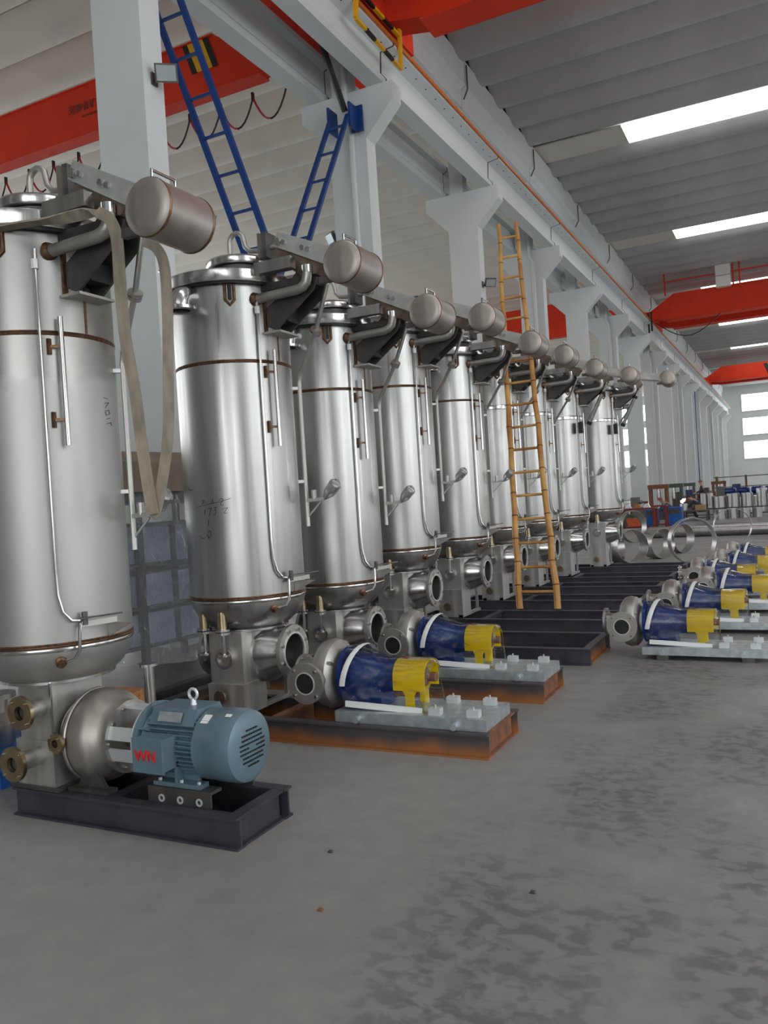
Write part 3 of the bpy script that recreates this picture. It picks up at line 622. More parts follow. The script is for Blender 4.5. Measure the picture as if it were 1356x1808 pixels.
        O('leg_box', MB().box(-.16, .15, -.34, -.06, 0, .375+dz-zb), SD, t)
        O('leg', MB().box(.10, .13, .24, .27, 0, .50+dz-zb), SC, t); O('leg', MB().box(-.13, -.10, .24, .27, 0, .50+dz-zb), SC, t)
        O('base_frame', MB().bar((.12, -.34, .015), (.12, .30, .015), .05, .03), SC, t); O('base_frame', MB().bar((-.12, -.34, .015), (-.12, .30, .015), .05, .03), SC, t)
        O('drain_cap', MB().lathe([(.022, 0), (.022, .03), (.05, .03), (.05, .045)], 18, (-.03, -.34, .13), (0, -1, 0)), BZ, t)
    else:
        ch = D('front_chamber', MB().box(-.05, .205, -.24, .12, .46, .78).box(-.07, .215, -.26, .14, .215, .465), SD)
        D('ridge', MB().bar((.205, -.245, .22), (.205, -.245, .78), .012), SP, ch)
        D('collar', MB().lathe([(.30, .765), (.315, .77), (.315, .785), (.30, .79)], 40, cap=False), SP)
        for nm, o_, ro, ln_ in (('flange', (.12, -.24, .645), .09, .12), ('flange', (.10, -.26, .385), .092, .15), ('drain_flange', (.29, -.27, .475), .052, .02)):
            nz = D('side_nozzle', MB().lathe([(ro*.55, 0), (ro*.55, ln_)], 20, o_, (0, -1, 0), False), SC)
            fl, bm = MB(), MB(); flange(fl, (o_[0], o_[1]-ln_, o_[2]), (0, -1, 0), ro, ro*.42, .022, 4, bm, 32); D(nm, fl, BZ, nz); D('bolt', bm, SP, nz)
            D('bore', MB().lathe([(ro*.43, .0), (ro*.43, .01)], 20, (o_[0], o_[1]-ln_+.01, o_[2]), (0, 1, 0)), DK, nz)
        D('outlet_nozzle', MB().lathe([(.13, .0), (.13, .034)], 32, (.18, 0, .46), (1, 0, 0)), SP)
        D('rear_pipe', MB().lathe([(.035, 0), (.035, .32)], 18, (.36, .34, .44)).lathe([(.06, .32), (.06, .335)], 22, (.36, .34, .44)).bar((.1, .1, .5), (.36, .34, .5), .06), SP)
        O('foot_plate', MB().box(-.12, .25, -.275, .16, .0, .02), DK, t); O('leg_box', MB().box(-.065, .21, -.255, .135, .02, .22+dz-zb), SD, t)
    return t

TK = [(-3.855, 3.36, -.04, 0), (-3.70, 5.02, 0, 0), (-3.73, 6.40, -.06, 0), (-3.78, 7.88, .12, 0), (-3.81, 9.58, .12, 0), (-3.82, 11.15, .16, 0), (-3.76, 12.72, .17, 0), (-3.62, 14.2, .19, 2), (-3.36, 15.85, .23, 3)]
TL = ['nearest steel tank, dull grey, with webbing slings over its lid, blue motor at its foot',
      'second steel tank from the viewer with handwritten numbers on its shell', 'third steel tank from the viewer, behind the nearest yellow guarded pump',
      'fourth steel tank from the viewer, behind the second yellow guarded pump', 'fifth steel tank from the viewer, just left of the bamboo ladder',
      'sixth steel tank from the viewer, partly behind the bamboo ladder', 'seventh steel tank from the viewer, just right of the bamboo ladder',
      'eighth steel tank from the viewer with a slanted air cylinder', 'ninth and farthest steel tank of the row']
TANKS = []
for i, (x, y, dz, rz) in enumerate(TK):
    TANKS.append(tank(i, x, y, dz, rz, TL[i], SD if i == 0 else ST, i == 0, BR if i < 5 else SP, daz=-10 if i == 0 else 0, cwz=(-.08, 0, 0, .04, .05, .08, .08, .10, .14)[i], ext=(.06, 0, 0, 0, 0, 0, 0, .08, .2)[i], actuator=i >= 7))

# marker writing on the shells of the first two tanks
def on_tank(i, px, py, rad=.4268):
    x, y = TK[i][0], TK[i][1]; d = ray(px, py); ox, oy = -x, -y
    a = d.x**2+d.y**2; b = ox*d.x+oy*d.y; c = ox*ox+oy*oy-rad*rad; tt = (-b-max(b*b-a*c, 0)**.5)/a
    p = Vector((0, 0, CAMH))+d*tt; return p-Vector((x, y, .157))
def strokes(i, lists, th):
    mb = MB()
    for l in lists:
        pts = [on_tank(i, *p) for p in l]
        for a, b in zip(pts, pts[1:]): mb.tube([a, b], th, 5)
    O('marker_writing', mb, INK, TANKS[i])
strokes(1, [[(329, 899), (350, 895), (370, 890), (388, 886), (407, 880)],
            [(386, 884), (390, 880), (394, 881), (392, 886), (389, 890), (390, 892), (395, 892)],
            [(392, 899), (402, 896), (395, 906), (402, 906)],
            [(378, 896), (382, 895), (379, 900), (382, 902), (380, 908), (376, 909)], [(375, 882), (377, 888), (373, 890), (376, 881)],
            [(368, 898), (373, 897), (369, 910)], [(362, 900), (361, 909)], [(355, 884), (360, 884), (357, 890)],
            [(368, 918), (368, 929)], [(353, 946), (357, 951), (361, 950)], [(366, 940), (371, 937), (373, 944), (369, 951), (366, 944)], [(332, 862), (335, 866), (340, 865)]], .0017)
strokes(0, [[(183, 702), (190, 704)], [(185, 712), (192, 711), (186, 720)], [(186, 726), (192, 724), (194, 731), (188, 733), (186, 727)], [(188, 740), (195, 738)], [(189, 748), (196, 746), (197, 752)]], .0015)

# ================================================================== yellow guarded pumps
def loft(secs, closed=True):
    mb = MB(); n = len(secs[0]); vs = [v for s in secs for v in s]; fs = []
    for i in range(len(secs)-1):
        for k in range(n if closed else n-1): fs.append((i*n+k, i*n+(k+1) % n, (i+1)*n+(k+1) % n, (i+1)*n+k))
    return mb.add(vs, fs)
def make_pump():
    t = E('process_pump')
    b = MB().box(-.535, .535, -.225, .225, .058, .072)
    for s in (-1, 1): b.box(-.535, .535, s*.225-.008, s*.225+.008, 0, .072)
    b.box(-.535, -.521, -.217, .217, 0, .06).box(.521, .535, -.217, .217, 0, .06)
    bp = O('baseplate', b, GALV, t, smooth=False)
    for x in (-.36, .33): O('jacking_boss', MB().lathe([(.024, 0), (.024, .045)], 14, (x, -.23, .03), (0, -1, 0)), GALV, bp)
    for x, y in ((.17, -.16), (.43, -.16), (.17, .15), (.43, .15)):
        p = O('motor_pad', MB().box(x-.04, x+.04, y-.028, y+.028, .072, .115), PADM, bp, smooth=False); O('stud', MB().lathe([(.007, .115), (.007, .135)], 8, (x, y, 0)), GALV, p)
    O('volute_casing', MB().lathe([(.0, -.10), (.11, -.10), (.18, -.085), (.225, -.05), (.24, 0), (.23, .05), (.19, .085), (.12, .095), (.12, .14)], 44, (-.66, 0, .275), (1, 0, 0)), SC, t)
    for a in (35, 75, 150): O('casing_rib', MB().obox((-.60, .17*math.cos(R(a)), .275+.17*math.sin(R(a))), (.06, .02, .10), Matrix.Rotation(R(a-90), 3, 'X')), SC, t, smooth=False)
    sn = O('suction_neck', MB().lathe([(.10, 0), (.075, .08), (.075, .15)], 28, (-.74, 0, .275), (-1, 0, 0)), SC, t)
    fl, bm = MB(), MB(); flange(fl, (-.89, 0, .275), (-1, 0, 0), .125, .06, .022, 8, bm); O('flange', fl, SC, sn); O('bolt', bm, SP, sn)
    dn = O('discharge_nozzle', MB().lathe([(.10, 0), (.08, .08), (.08, .2)], 28, (-.68, -.14, .275), (0, -1, 0)), SC, t)
    fl, bm = MB(), MB(); flange(fl, (-.68, -.33, .275), (0, -1, 0), .138, .07, .025, 8, None, 36); flange(MB(), (-.68, -.33, .275), (0, -1, 0), .138, .07, .025, 4, bm); O('flange', fl, SC, dn); O('bolt', bm, SP, dn)
    O('bore', MB().lathe([(.071, 0), (.071, .012)], 28, (-.68, -.342, .275), (0, -1, 0)), BLK, dn); O('bore_lip', MB().ring(.076, .068, .006, 32, (-.68, -.352, .275), (0, -1, 0)), PADM, dn)
    bh = O('bearing_housing', MB().lathe([(.12, -.53), (.195, -.53), (.195, -.50), (.16, -.49), (.135, -.30), (.11, -.22), (.11, -.14), (.05, -.13), (.05, -.05)], 32, (0, 0, .275), (1, 0, 0)), BLU, t)
    O('pedestal', MB().prism([(-.50, .072), (-.24, .072), (-.26, .2), (-.46, .2)], -.10, .10, 'xz'), BLU, bh)
    O('shaft_coupling', MB().lathe([(.06, -.09), (.06, .05), (.03, .06), (.03, .12)], 20, (0, 0, .275), (1, 0, 0)), RUST, t)
    prof = [(.119*math.cos(PI*k/14), .275+.119*math.sin(PI*k/14)) for k in range(15)]
    prof = [(.119, .20)]+prof+[(-.119, .20)]; inn = [(a*.96, .275+(z-.275)*.96 if z > .275 else z) for a, z in prof]
    g = MB().prism(prof+inn[::-1], -.145, .085, 'yz')
    for s in (-1, 1): g.prism([(-.075, .20), (.025, .20), (.005, .17), (.005, .073), (-.06, .073), (-.06, .17)], s*.117-.003, s*.117+.003, 'xz')
    gd = O('coupling_guard', g, YEL, t); O('warning_sticker', MB().box(-.11, -.075, -.02, .02, .393, .3955), REDT, gd, smooth=False); O('warning_sticker', MB().box(-.065, .0, -.02, .02, .393, .3955), WHT, gd, smooth=False)
    # clear film drawn round housing and guard
    secs = []; rnd = random.Random(3)
    for x, r_ in ((-.50, .20), (-.44, .205), (-.36, .175), (-.28, .15), (-.2, .128), (-.14, .132), (-.05, .130), (.05, .128), (.10, .126), (.115, .10)):
        sec = []
        for k in range(18):
            a = -PI*.12+PI*1.24*k/17; rr = r_*(1+rnd.uniform(-.025, .03)); sec.append((x, rr*math.cos(a), .275+rr*math.sin(a)))
        w_ = max(.125, r_*.75); sec = [(x, w_+.02, .085)]+sec+[(x, -w_-.02, .085)]; secs.append(sec)
    O('film_wrap', loft(secs, False), FILM, t)
    tb = [[(-.475+o+.055*math.sin(a+.4), (.208+e)*math.cos(a), .275+(.208+e)*math.sin(a)) for a in [-.2+k*(PI+.4)/16 for k in range(17)]] for o, e in ((0, 0), (.02, .006), (.042, 0))]
    O('tape_band', loft(tb, False), WHT, t); O('tape_band', MB().bar((-.47, -.195, .115), (.07, -.15, .082), .012, .04), WHT, t)
    return t
proto = make_pump()
PL = [(-2.295, 4.945, .157, 0, 'nearest blue pump with yellow guard, on the rust streaked skid'), (-2.32, 6.33, .157, 0, 'second blue pump with yellow guard, on the skid before the fourth tank'),
      (-.80, 8.03, .045, -2, 'nearest of the wrapped blue pumps standing on the floor at the right'), (-.62, 9.5, .045, 0, 'second wrapped blue pump on the floor at the right'),
      (-.38, 10.95, .045, 0, 'third wrapped blue pump on the floor at the right'), (-.62, 12.3, .045, 0, 'fourth wrapped blue pump on the floor at the right'), (-.42, 13.75, .045, 0, 'fifth wrapped blue pump on the floor at the right'), (-.36, 15.4, .045, 0, 'farthest wrapped blue pump on the floor at the right')]
for i, (x, y, z, rz, lb) in enumerate(PL):
    o = proto if i == 0 else copy_tree(proto); o.location = (x, y, z); o.rotation_euler.z = R(rz); tag(o, lb, 'pump', 'film wrapped pumps')
    if z < .1:
        for k, xx in enumerate((-.36, .36)):
            tag(O('timber_bearer', MB().box(x+xx-.05, x+xx+.05, y-.24, y+.24, 0, .045), DK, smooth=False), 'flat dark bearer under the %s end of the %s floor pump' % (('left', 'right')[k], ORD[i-2]), 'bearer', 'bearers under the floor pumps')

# ================================================================== motor and pump of the nearest tank
PX, PY, PZ = -3.45, 3.33, .157
t = tag(E('tank_pump', (PX, PY, PZ)), 'brown steel volute pump between the nearest tank and the blue motor', 'pump'); zc = .42-PZ
O('volute_casing', MB().lathe([(.15, -.19), (.185, -.185), (.188, -.135), (.19, -.12), (.215, -.11), (.245, -.09), (.252, -.04), (.25, .01), (.235, .05), (.205, .085), (.19, .11), (.19, .14)], 52, (0, 0, zc), (1, 0, 0)), CWM, t)
O('casing_rim', MB().lathe([(.252, -.012), (.257, -.006), (.257, .006), (.252, .012)], 52, (-.085, 0, zc), (1, 0, 0), False), SC, t)
for xx in (-.175, -.145): O('neck_band', MB().lathe([(.188, -.008), (.194, -.004), (.194, .004), (.188, .008)], 48, (xx, 0, zc), (1, 0, 0), False), SP, t)
nb = MB()
for k in range(10): a = 2*PI*k/10; nb.lathe([(.011, 0), (.011, .03)], 8, (.138, .165*math.cos(a), zc+.165*math.sin(a)), (1, 0, 0))
O('back_plate', MB().lathe([(.195, .14), (.195, .155), (.06, .155), (.045, .26)], 40, (0, 0, zc), (1, 0, 0)), SC, t); O('bolt', nb, SP, t)
for a in (20, 90, 160, 200, 340): O('lantern_bar', MB().obox((.232, .165*math.cos(R(a)), zc+.165*math.sin(R(a))), (.17, .015, .07), Matrix.Rotation(R(a), 3, 'X')), PADM, t, smooth=False)
for s in (-1, 1): O('foot', MB().prism([(-.10, 0), (.12, 0), (.08, .06), (.05, .10), (-.05, .10), (-.08, .05)], s*.15-.012, s*.15+.012, 'xz'), DK, t)
for s in (-1, 1): O('foot_bar', MB().box(-.13, .15, s*.16-.04, s*.16+.04, 0, .02), DK, t)

MX, MZ = -2.80, .238
t = tag(E('electric_motor', (MX, PY, MZ)), 'blue grey electric motor with red letters on its terminal box', 'motor'); zc = .425-MZ
bd = O('motor_body', MB().lathe([(.12, -.28), (.15, -.27), (.15, .08), (.12, .09)], 36, (0, 0, zc), (1, 0, 0)), MOT, t)
fn = MB()
for k in range(44):
    a = 2*PI*k/44
    if 62 < math.degrees(a) < 118: continue
    fn.obox((-.09, .163*math.cos(a), zc+.163*math.sin(a)), (.33, .03, .0055), Matrix.Rotation(a, 3, 'X'))
tag(O('cooling_fin', fn, MOT, bd, smooth=False), kind='stuff')
O('mounting_flange', MB().lathe([(.19, -.31), (.195, -.305), (.195, -.285), (.16, -.28), (.14, -.24)], 48, (0, 0, zc), (1, 0, 0)), MOT, t); O('flange_face', MB().lathe([(.19, -.322), (.193, -.31)], 48, (0, 0, zc), (1, 0, 0)), PADM, t)
wb = MB()
for a in (30, 75, 105, 150): wb.obox((-.255, .165*math.cos(R(a)), zc+.165*math.sin(R(a))), (.06, .05, .012), Matrix.Rotation(R(a), 3, 'X'))
O('flange_web', wb, MOT, t, smooth=False)
fc = O('fan_cover', MB().lathe([(.175, .06), (.180, .065), (.180, .15), (.183, .155), (.184, .26), (.176, .29), (.15, .305), (.0, .31)], 52, (0, 0, zc), (1, 0, 0)), MOT, t)
gl = MB()
for r_ in range(9):
    for c in range(11):
        y, z = (c-5)*.019, (r_-4)*.022
        if y*y+z*z < .0105 and y*y+z*z > .0004: gl.box(.3065, .3125, y-.0065, y+.0065, zc+z-.004, zc+z+.004)
tag(O('fan_grille', gl, BLK, fc, smooth=False), kind='stuff')
O('top_saddle', MB().prism([(-.13, .0), (-.09, .075), (.09, .075), (.13, .0)], -.24, .05, 'yz'), MOT, t, loc=(0, 0, zc+.115))
O('nameplate', MB().obox((-.10, -.127, zc+.155), (.15, .05, .004), Matrix.Rotation(R(62), 3, 'X')), GALV, t, smooth=False)
o = O('eye_bolt', MB().tube([(-.05+.027*math.cos(2*PI*k/20), 0, zc+.245+.027*math.sin(2*PI*k/20)) for k in range(20)], .008, 8, closed=True), PADM, t); O('eye_boss', MB().lathe([(.018, .185), (.012, .222)], 12, (-.05, 0, zc)), PADM, o)
tb = O('terminal_box', MB().box(-.225, -.045, -.265, -.13, zc-.085, zc+.075), MOT, t, smooth=False)
O('box_lid', MB().box(-.232, -.038, -.272, -.258, zc-.092, zc+.08), MOT, tb, smooth=False); O('cable_gland', MB().lathe([(.016, -.115), (.016, -.085)], 10, (-.18, -.2, zc)).lathe([(.016, -.115), (.016, -.085)], 10, (-.10, -.2, zc)), DK, tb)
o = O('lettering', text_mesh('WN', .076, REDT, .003), parent=tb, loc=(-.145, -.2745, zc-.008)); o.rotation_euler = (PI/2, 0, 0)
O('rating_sticker', MB().obox((.11, -.10, zc+.150), (.045, .055, .002), Matrix.Rotation(R(34), 3, 'X')), WHT, fc, smooth=False); O('rating_sticker', MB().obox((.11, -.115, zc+.1385), (.045, .016, .003), Matrix.Rotation(R(40), 3, 'X')), BCAB, fc, smooth=False)
O('rating_sticker', MB().obox((.235, -.08, zc+.170), (.035, .02, .002), Matrix.Rotation(R(26), 3, 'X')), WHT, fc, smooth=False)
for s in (-1, 1): O('foot', MB().box(-.20, .10, s*.135-.035, s*.135+.035, 0, .022), MOT, t, smooth=False); O('foot_web', MB().box(-.19, .05, s*.10-.007, s*.10+.007, .02, zc-.09), MOT, t, smooth=False)
O('foot_web', MB().box(-.06, -.045, -.165, .165, .02, zc-.06), MOT, t, smooth=False)
MT = t
t = tag(E('motor_stand', (MX-.02, PY, .156)), 'dark steel stand with bolt holes under the blue motor', 'stand')
for s in (-1, 1):
    O('channel', MB().box(-.21, .19, s*.135-.045, s*.135+.045, .064, .080).box(-.21, .19, s*.175-.006, s*.175+.006, 0, .066), DK, t, smooth=False)
for x in (-.12, 0, .12): O('hole_ring', MB().ring(.02, .011, .004, 14, (x, -.181, .025), (0, -1, 0)), PADM, t)
for x in (-.17, -.03, .08): O('bolt', MB().lathe([(.010, .022), (.010, .034)], 6, (x, -.15, 0)), PADM, MT)

# ================================================================== slings on the nearest tank
def ribbon(pts, wd, axis, th=.004):
    pts = [Vector(p) for p in pts]; fine = []
    for i in range(len(pts)-1):
        p0, p1, p2, p3 = pts[max(i-1, 0)], pts[i], pts[i+1], pts[min(i+2, len(pts)-1)]
        for k in range(5):
            u = k/5; fine.append(.5*((2*p1)+(p2-p0)*u+(2*p0-5*p1+4*p2-p3)*u*u+(3*p1-p0-3*p2+p3)*u**3))
    fine.append(pts[-1]); secs = []
    for i, p in enumerate(fine):
        tn = (fine[min(i+1, len(fine)-1)]-fine[max(i-1, 0)]).normalized(); ax = Vector(axis); ax = (ax-tn*ax.dot(tn)).normalized(); n = tn.cross(ax)
        secs.append([p+ax*wd/2+n*th, p-ax*wd/2+n*th, p-ax*wd/2-n*th, p+ax*wd/2-n*th])
    mb = loft(secs); m = len(fine)*4; mb.f += [(0, 1, 2, 3), (m-1, m-2, m-3, m-4)]; return mb
def px(l): return [at(*p) for p in l]
t = tag(E('lifting_sling', at(175, 372, 4.18)), 'worn beige webbing slings looped over the lid of the nearest tank', 'sling'); b0 = at(175, 372, 4.18)
S1 = px([(-30, 410, 4.3), (40, 396, 4.2), (100, 388, 4.15), (160, 376, 4.12), (190, 384, 4.12), (206, 420, 4.12), (212, 500, 4.14), (222, 600, 4.18), (238, 690, 4.2), (250, 780, 4.22), (262, 860, 4.22), (270, 908, 4.22)])
S2 = px([(255, 425, 4.26), (278, 440, 4.26), (291, 475, 4.26), (296, 560, 4.26), (297, 660, 4.26), (297, 760, 4.26), (288, 840, 4.25), (276, 900, 4.24), (268, 912, 4.23)])
O('webbing_loop', ribbon([p-b0 for p in S1], .06, rt, .005), SLG, t); O('webbing_loop', ribbon([p-b0 for p in S2], .056, rt, .005), SLG, t)

# ================================================================== racks, crate and beams behind the tanks
RX, RY = -5.95, 6.6
t = tag(E('wrapped_rack', (RX, RY, 0), R(-6)), 'tall rack of goods wrapped in clear film under a brown tarpaulin behind the nearest tanks', 'rack')
for x in (-.6, .6):
    for y in (-2.3, -.8, .8, 2.3): O('post', MB().box(x-.03, x+.03, y-.03, y+.03, 0, 1.86), RACK, t, smooth=False)
for z in (.42, .78, 1.18, 1.55): O('shelf', MB().box(-.62, .62, -2.35, 2.35, z-.03, z), RACK, t, smooth=False)
for z in (.42, .78, 1.18):
    for k in range(7): y = -2.0+k*.66; h = .24+.05*((k*3+int(z*10)) % 3); O('goods', MB().box(-.5, .56, y-.29, y+.29, z, z+h), PALE, t, smooth=False)
O('tarpaulin', MB().prism([(-.66, 1.75), (-.66, 2.1), (-.5, 2.22), (.5, 2.23), (.67, 2.12), (.67, 1.84)], -2.4, 2.4, 'xz'), TARP, t)
secs = []
for i in range(13):
    y = -2.38+i*.4; wv = .02*math.sin(i*2.1); zb = .28+.05*i/12+.1*math.sin(i*.9)
    secs.append([(.64, y, 1.86), (.66+wv, y, 1.4), (.67-wv, y, .9), (.72+wv, y, .5), (.76, y, zb)])
O('film_wrap', loft(secs, False), FILM2, t)
O('film_wrap', loft([[(x, -2.40, z) for z in (1.86, 1.3, .8, .3)] for x in (-.66, 0, .66)], False), FILM2, t)
for i, x in enumerate((-4.62, -4.95)): tag(O('steel_beam', ibeam((0, 0, 0), (0, 3.9 if i == 0 else 4.6, 0), .12, .10), DK, loc=(x, 4.1, 0), smooth=False), ('dark steel beam on the floor just behind the second tank', 'dark steel beam on the floor beside the wrapped rack')[i], 'beam')
p = at(197, 1205, 5.45); t = tag(E('wooden_crate', (p.x, p.y, 0)), 'small reddish wooden crate behind the volute pump', 'crate')
for k in range(5):
    O('plank', MB().box(-.15+k*.061, -.15+k*.061+.056, -.14, -.12, .02, .44), WOOD, t, smooth=False); O('plank', MB().box(.14, .16, -.12+k*.05, -.12+k*.05+.046, .02, .44), WOOD, t, smooth=False)
O('lid', MB().box(-.16, .17, -.15, .14, .44, .46), WOOD, t, smooth=False); O('bottom', MB().box(-.15, .15, -.12, .12, 0, .02), WOOD, t, smooth=False)
p = at(-10, 1310, 5.3); t = tag(E('valve_station', (p.x, p.y, 0)), 'grey valves on a blue painted base at the left edge behind the nearest tank', 'machine')
O('blue_base', MB().box(-.5, .32, -.25, .6, .10, .22).box(-.48, -.38, -.2, .5, 0, .10).box(.2, .3, -.2, .5, 0, .1), BCAB, t, smooth=False)
for k, (x, y, h) in enumerate(((.12, -.05, .52), (-.2, .1, .6), (.15, .35, .48))):
    v = O('valve_body', MB().lathe([(.07, .22), (.10, .27), (.11, .36), (.06, .43), (.06, h), (.11, h), (.11, h+.03)], 22, (x, y, 0)), SC, t); O('side_port', MB().lathe([(.06, 0), (.06, .14), (.10, .14), (.10, .165)], 20, (x, y, .33), (.3, -1, 0)), PADM, v)
O('pipework', MB().tube([(.2, -.2, .3), (.26, -.2, .62), (.2, -.1, .72), (-.3, .0, .70)], .03, 10), SC, t)

# ================================================================== hoops, pipe and plate on the floor
def hoop(pxx, pyy, r, wd, yaw, label, tilt=0, dep=None):
    p = atZ(pxx, pyy, .0); n = Vector((math.cos(R(yaw))*math.cos(R(tilt)), math.sin(R(yaw))*math.cos(R(tilt)), math.sin(R(tilt))))
    o = O('steel_hoop', MB().lathe([(r-.006, -wd/2), (r, -wd/2), (r, wd/2), (r-.006, wd/2), (r-.006, -wd/2)], 48, (0, 0, 0), n, False), ST, loc=(p.x, p.y, r*math.cos(R(tilt))+wd/2*abs(math.sin(R(tilt)))+.002))
    tag(o, label, 'hoop', 'steel hoops on the floor')
hoop(1078, 993, .30, .5, 25, 'wide rolled steel tube section, leftmost on the floor beyond the skids')
hoop(1112, 994, .36, .34, -50, 'upright steel hoop second from the left beyond the skids')
hoop(1163, 986, .33, .36, -40, 'upright steel hoop in the middle of the group beyond the skids')
hoop(1203, 976, .34, .22, -35, 'narrow upright steel hoop with bright rim, left of the floor pumps')
hoop(1224, 995, .46, .20, -62, 'largest upright steel hoop left of the floor pumps')
hoop(1295, 962, .46, .10, -70, 'upright steel hoop behind the farthest floor pumps')
hoop(1118, 957, .46, .20, -38, 'upright steel hoop behind the others near the farthest tank')
p = atZ(1170, 950, .0); q = atZ(1356, 946, 0)
tag(O('long_pipe', MB().lathe([(.16, 0), (.17, 0), (.17, 9.5), (.16, 9.5), (.16, 0)], 30, (0, 0, .17), (1, 0, 0), False), ST, loc=(p.x-.4, 26.2, 0)), 'long bright steel pipe lying across the floor beyond the hoops', 'pipe')
tag(O('plate_stack', MB().box(-1.6, 1.6, -.8, .8, 0, .04).box(-1.5, 1.7, -.75, .85, .04, .09).box(-1.6, 1.6, -.85, .75, .09, .14), DK, loc=(-1.6, 30.5, 0), smooth=False), 'stack of dark steel plates on the floor beyond the long pipe', 'plates')

# ================================================================== welding area far off
def ground(pxx, d): p = at(pxx, 870, d); return Vector((p.x, p.y, 0))
def table(loc_, wd, dp, h, m, label, cat='table'):
    t = tag(E('work_table', loc_), label, cat); O('table_top', MB().box(-wd/2, wd/2, -dp/2, dp/2, h-.05, h), m, t, smooth=False)
    for x in (-1, 1):
        for y in (-1, 1): O('leg', MB().box(x*(wd/2-.05)-.035, x*(wd/2-.05)+.035, y*(dp/2-.05)-.035, y*(dp/2-.05)+.035, 0, h-.05), m, t, smooth=False)
    O('stretcher', MB().bar((-wd/2+.05, -dp/2+.05, .12), (wd/2-.05, -dp/2+.05, .12), .05), m, t, smooth=False); return t
REDF = mat('red_frame', (.17, .022, .02), .6)
table(ground(1125, 30.5), 1.3, .8, .82, REDF, 'dark red steel work table near the farthest tank'); table(ground(1164, 31.5), .55, .6, .85, REDF, 'narrow dark red steel stand between the blue cabinets', 'stand')
for i, (x, d, w_, h) in enumerate(((1150, 32.6, .42, .68), (1190, 32.3, .55, .72))):
    g = ground(x, d); t = tag(E('welding_cabinet', g), ('bright blue cabinet left of the narrow red stand', 'bright blue cabinet right of the narrow red stand')[i], 'cabinet')
    O('body', MB().box(-w_/2, w_/2, -.3, .3, .03, h), BCAB, t, smooth=False); O('panel', MB().box(-w_/2+.05, w_/2-.05, -.31, -.30, h-.25, h-.06), DK, t, smooth=False)
    for s in (-1, 1): O('caster', MB().lathe([(.03, -.02), (.03, .02)], 12, (s*(w_/2-.06), -.2, .03), (1, 0, 0)), BLK, t)
g = ground(1121, 30.2); tag(O('tool_tray', MB().prism([(-.28, .0), (.28, .0), (.33, .3), (-.33, .3)], -.2, .2, 'xz'), mat('orange_tray', (.55, .09, .03), .6), loc=(g.x+.0, g.y, .15), smooth=False), 'orange tray on the floor under the dark red table', 'tray')
g = ground(1128, 30.5)
for i in range(3): tag(O('paper_parcel', MB().prism([(-.12, 0), (.12, 0), (.05, .16), (-.07, .14)], -.1, .1, 'xz'), WHT if i != 1 else WOOD, loc=(g.x-.42+i*.34, g.y, .82), smooth=False), ('crumpled white parcel on the left of the dark red table', 'tan parcel on the middle of the dark red table', 'crumpled white parcel on the right of the dark red table')[i], 'parcel')
g = ground(1112, 29.6); tag(O('green_hose', MB().tube([(g.x+.02+.36*math.cos(PI*k/12), g.y, .02+.58*math.sin(PI*k/12)) for k in range(13)], .025, 8), GRNH), 'green hose arched over the floor beside the red table', 'hose')
def machine(pxx, d, label, m):
    g = ground(pxx, d); t = tag(E('press_frame', g), label, 'machine')
    for s in (-1, 1): O('upright', MB().box(s*.36-.07, s*.36+.07, -.2, .2, 0, 1.45), m, t, smooth=False)
    O('crosshead', MB().box(-.46, .46, -.22, .22, 1.45, 1.65), m, t, smooth=False); O('bed', MB().box(-.5, .5, -.3, .3, 0, .45), DK, t, smooth=False); O('ram', MB().lathe([(.09, .9), (.09, 1.45)], 16), SP, t)
machine(1163, 38.5, 'rusty brown press frame behind the blue cabinets', RUST); machine(1190, 41, 'dark green machine frame behind the welder', mat('machine_green', (.06, .09, .07), .6))
machine(1215, 52, 'dark machine frame behind the steel drums', DK); machine(1270, 55, 'brown machine frame far behind the steel drums', RUST)

def drums():
    names = ['first', 'second', 'third', 'fourth', 'fifth', 'sixth', 'seventh', 'eighth', 'ninth', 'tenth', 'eleventh', 'twelfth', 'thirteenth']
    tb = table(ground(1300, 37.5), 4.6, 1.1, .42, DK, 'long low dark table carrying a row of steel drums'); c = tb.location
    for i, (x, w_, h) in enumerate(((1239, .27, .68), (1251, .27, .70), (1269, .54, .52), (1294, .56, .62), (1319, .50, .62), (1346, .46, .8), (1369, .46, .7))):
        g = ground(x, 37.5); r_ = w_/2
        t = tag(O('steel_drum', MB().lathe([(r_, 0), (r_, h-.02), (r_-.02, h), (r_-.02, h-.03), (.0, h-.05)], 28), ST, loc=(g.x, c.y+.0, .421 if 1245 < x or 1 else 0)), 'bright steel drum, %s from the left in the upper row on the low table' % names[i], 'drum', 'steel drums in the welding area')
    for i, (x, w_, h) in enumerate(((1268, .5, .42), (1290, .42, .42), (1312, .5, .42), (1335, .4, .4))):
        g = ground(x, 35.2); r_ = w_/2
        tag(O('steel_drum', MB().lathe([(r_, 0), (r_, h), (r_-.02, h), (r_-.02, .03), (0, .02)], 28), ST, loc=(g.x, g.y, 0)), 'open steel drum on the floor, %s from the left before the low table' % names[i], 'drum', 'steel drums in the welding area')
drums()
table(ground(1215, 35.5), 1.6, .9, .45, DK, 'low dark bench beneath the welding flash', 'bench')
g = ground(1217, 35.4); tag(O('work_piece', MB().lathe([(.16, 0), (.16, .3), (.13, .3), (.13, .02)], 24), ST, loc=(g.x-.25, g.y, .452)), 'small steel cylinder on the low bench under the welding flash', 'cylinder')
tag(O('cardboard_box', MB().box(-.2, .2, -.15, .15, 0, .22).box(-.2, .2, -.16, -.15, .1, .22), mat('cardboard', (.40, .25, .12), .8), loc=(g.x+.42, g.y, .452), smooth=False), 'brown cardboard box on the low bench right of the flash', 'box')
